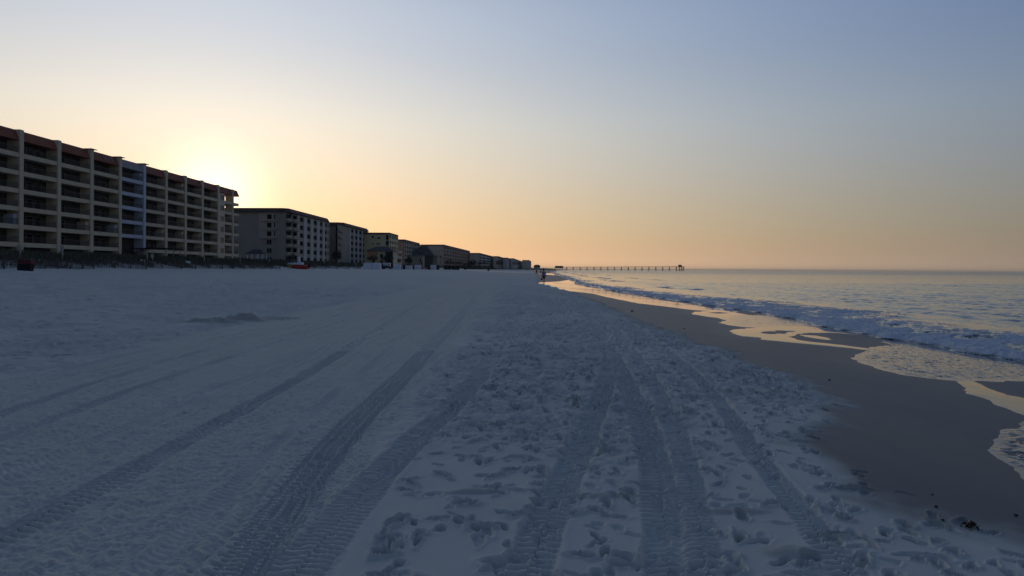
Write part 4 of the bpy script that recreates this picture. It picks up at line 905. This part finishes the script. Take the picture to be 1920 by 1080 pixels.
sa, sb = s_at(1272), s_at(1278); sh = MB().add([(sa, -3, zd(s1) + 3.2), (sb, -3, zd(s1) + 3.2), (sb, 3, zd(s1) + 3.2), (sa, 3, zd(s1) + 3.2), ((sa + sb) / 2 - 1, 0, zd(s1) + 4.8), ((sa + sb) / 2 + 1, 0, zd(s1) + 4.8)], [(0, 1, 5, 4), (1, 2, 5), (2, 3, 4, 5), (3, 0, 4), (3, 2, 1, 0)])
shr = sh.build('shelter_roof', M['pierwood'], o)
MB().box(sa + .6, -2.4, zd(s1) + .15, sb - .6, 2.4, zd(s1) + 3.2).build('shelter_wall', M['wood'], o)
s = s_at(1172); MB().tube((s, 1.8, zd(s)), (s, 1.8, zd(s) + 4.5), .16).box(s - .5, 1.6, zd(s) + 4.5, s + .5, 2.0, zd(s) + 4.7).build('lamp_post', M['pierwood'], o)
y = 1740.0; xa, xb = xat(1040, y), xat(1057, y)
o = thing('pier_house', 'low hip-roofed pier building at the landward end of the pier', 'building', ((xa + xb) / 2, y, 1.5))
hw = (xb - xa) / 2; ze = EYE + 5.4 - 1.5
MB().box(-hw * .9, 0, 2.6, hw * .9, 12, ze).build('wall', M['tanb'], o)
MB().add([(-hw, -1, ze), (hw, -1, ze), (hw, 13, ze), (-hw, 13, ze), (-hw * .75, 6, ze + 3.1), (hw * .75, 6, ze + 3.1)], [(0, 1, 5, 4), (1, 2, 5), (2, 3, 4, 5), (3, 0, 4), (3, 2, 1, 0)]).build('roof', M['pierwood'], o)
for k in range(5): MB().tube((-hw * .8 + hw * .4 * k, .5, -3), (-hw * .8 + hw * .4 * k, .5, 2.6), .35).build('pile', M['pierwood'], o)

# ------------------------------------------------------------------ people
def skin_obj(name, chains, m_, parent, sub=1):
    """chains: lists of (x,y,z,r); vertices at the same place are shared, first one is the root"""
    vs, rs, es, idx = [], [], [], {}
    for ch in chains:
        prev = None
        for (a, b_, c, r_) in ch:
            key = (round(a, 4), round(b_, 4), round(c, 4))
            if key not in idx: idx[key] = len(vs); vs.append((a, b_, c)); rs.append(r_)
            i = idx[key]
            if prev is not None and prev != i: es.append((prev, i))
            prev = i
    me = bpy.data.meshes.new(name); me.from_pydata(vs, es, []); o_ = bpy.data.objects.new(name, me); COL.objects.link(o_)
    md = o_.modifiers.new('skin', 'SKIN'); md.use_smooth_shade = True
    if not me.skin_vertices: o_.data.update()
    for i, sv in enumerate(me.skin_vertices[0].data): sv.radius = rs[i] if isinstance(rs[i], tuple) else (rs[i], rs[i]); sv.use_root = (i == 0)
    ss = o_.modifiers.new('subdivision', 'SUBSURF'); ss.levels = sub; ss.render_levels = sub
    me.materials.append(m_); o_.parent = parent; return o_
def person(label, px, py, height, heading, shirt, shorts, stride=.30, holds=None, long_sleeve=False, yfix=None):
    x, y = unproj(px, py)
    if yfix: y = yfix; x = xat(px, y)
    o = thing('person', label, 'person', (x, y, gz(x, y)), heading); k = height / 1.75; o.scale = (k, k, k)
    s = stride
    P = dict(pel=(0, 0, .95), wai=(0, 0, 1.10), che=(0, .02, 1.33), nk0=(0, .02, 1.47), nk=(0, .03, 1.54), hd=(0, .045, 1.63), top=(0, .03, 1.72))
    ch = [[(*P['pel'], (.15, .11)), (*P['wai'], (.135, .095)), (*P['che'], (.165, .11)), (*P['nk0'], (.085, .07)), (*P['nk'], .055), (*P['hd'], (.082, .10)), (*P['top'], (.06, .075))]]
    ch.append([(*P['hd'], (.082, .10)), (0, .135, 1.615, .02)])                 # nose
    for sx in (-1, 1): ch.append([(*P['hd'], (.082, .10)), (sx * .088, .035, 1.625, .018)])   # ears
    legs = []
    for sx in (-1, 1):
        f = s * sx; kb = .10 if sx > 0 else -.02
        leg = [(sx * .09, 0, .88, .088), (sx * .095, f * .45 + .04, .50, .058), (sx * .095, f * .9 - (.03 if sx > 0 else .06), .085, .036)]
        foot = [(sx * .095, f * .9 - (.03 if sx > 0 else .06), .085, .036), (sx * .105, f * .9 + .10, .035, .035), (sx * .11, f * .9 + .17, .03, .028)]
        ch.append([(*P['pel'], (.15, .11))] + leg); ch.append(foot); legs.append(leg)
    arms = []
    for sx in (-1, 1):
        f = -s * sx * .6
        arm = [(sx * .185, .02, 1.40, .052), (sx * .245, f * .3 - .03, 1.13, .040), (sx * .25, f * .8 + .02, .90, .027)]
        hand = (sx * .252, f * .8 + .045, .84, (.022, .036)); ch.append([(*P['che'], (.165, .11))] + arm + [hand]); arms.append(arm)
        for j in range(4):
            a0 = -.03 + j * .02; cur = .02
            ch.append([hand, (sx * .252, f * .8 + .045 + a0, .80, .009), (sx * (.252 - cur * .4), f * .8 + .05 + a0, .775 - .004 * (1.5 - abs(j - 1.5)), .008), (sx * (.252 - cur), f * .8 + .05 + a0, .757 - .006 * (1.5 - abs(j - 1.5)), .007)])
        ch.append([hand, (sx * .235, f * .8 + .085, .825, .010), (sx * .225, f * .8 + .095, .80, .009)])
    skin_obj('body', ch, M['skin'], o)
    tch = [[(0, 0, .90, (.18, .135)), (0, 0, 1.10, (.165, .12)), (0, .02, 1.33, (.19, .13)), (0, .02, 1.455, (.09, .08))]]
    for sx, arm in zip((-1, 1), arms):
        e = arm[1]; a0 = arm[0]; mid = tuple(a0[i] + (e[i] - a0[i]) * .75 for i in range(3))
        c_ = [(0, .02, 1.33, (.19, .13)), (a0[0], a0[1], a0[2], .07)]
        c_ += [(e[0], e[1], e[2], .055), (arm[2][0], arm[2][1], arm[2][2] + .03, .042)] if long_sleeve else [(*mid, .06)]
        tch.append(c_)
    skin_obj('shirt', tch, shirt, o)
    sch = []
    for leg in legs:
        a0, kn = leg[0], leg[1]; lo = tuple(a0[i] + (kn[i] - a0[i]) * .82 for i in range(3)); sch.append([(0, 0, .93, (.165, .125)), (a0[0], a0[1], a0[2] - .02, .105), (*lo, .085)])
    skin_obj('shorts', sch, shorts, o)
    skin_obj('hair', [[(0, .03, 1.665, (.088, .10)), (0, .015, 1.735, (.07, .08))], [(0, .03, 1.665, (.088, .10)), (0, -.02, 1.60, (.07, .05))]], M['hair'], o)
    if holds:
        hx, hy_, hz = arms[0][2][0], arms[0][2][1] + .04, .80
        b_ = thing('bag', 'small dark bag hanging from the left hand of the walker in the blue-grey top', 'bag', (x + (hx * k) * math.cos(heading) - hy_ * k * math.sin(heading), y + hx * k * math.sin(heading) + hy_ * k * math.cos(heading), gz(x, y) + hz * k), heading)
        MB().hull([(-.09, -.13, -.42), (.09, -.13, -.42), (.09, .13, -.42), (-.09, .13, -.42)], [(-.05, -.10, -.12), (.05, -.10, -.12), (.05, .10, -.12), (-.05, .10, -.12)]).build('pouch', M['black'], b_, bevel=.02)
        MB().tube((0, -.08, -.12), (0, -.01, .02), .012, n=6).tube((0, .08, -.12), (0, .01, .02), .012, n=6).build('strap', M['black'], b_)
    return o
person('walker in blue-grey top and black shorts at the water edge, nearest of the three', 1019.5, 531.3, 1.80, .12, M['bshirt'], M['bshort'], .16, holds=True, long_sleeve=True)
person('walker in a red shirt, farther off on the sand', 1006, 512, 1.76, .5, M['rshirt'], M['bshort'], .22, yfix=200.0)
person('walker in a grey-green top beside the one in red', 1014, 512, 1.65, -.2, M['gshirt'], M['bshort'], .22, yfix=232.0)

# ------------------------------------------------------------------ sea air
hz = MB().box(-20500, -60, -6, 39500, 45500, 26).build('haze', None if False else M['white']); hz.data.materials.clear(); tag(hz, kind='stuff', label='thin sea haze over the beach and the water')
m = bpy.data.materials.new('haze_air'); m.use_nodes = True; t = m.node_tree; t.nodes.clear()
v = t.nodes.new('ShaderNodeVolumePrincipled'); v.inputs['Color'].default_value = (.95, .89, .80, 1); v.inputs['Density'].default_value = HAZE; v.inputs['Anisotropy'].default_value = .0
ou = t.nodes.new('ShaderNodeOutputMaterial'); t.links.new(v.outputs[0], ou.inputs['Volume']); hz.data.materials.append(m)
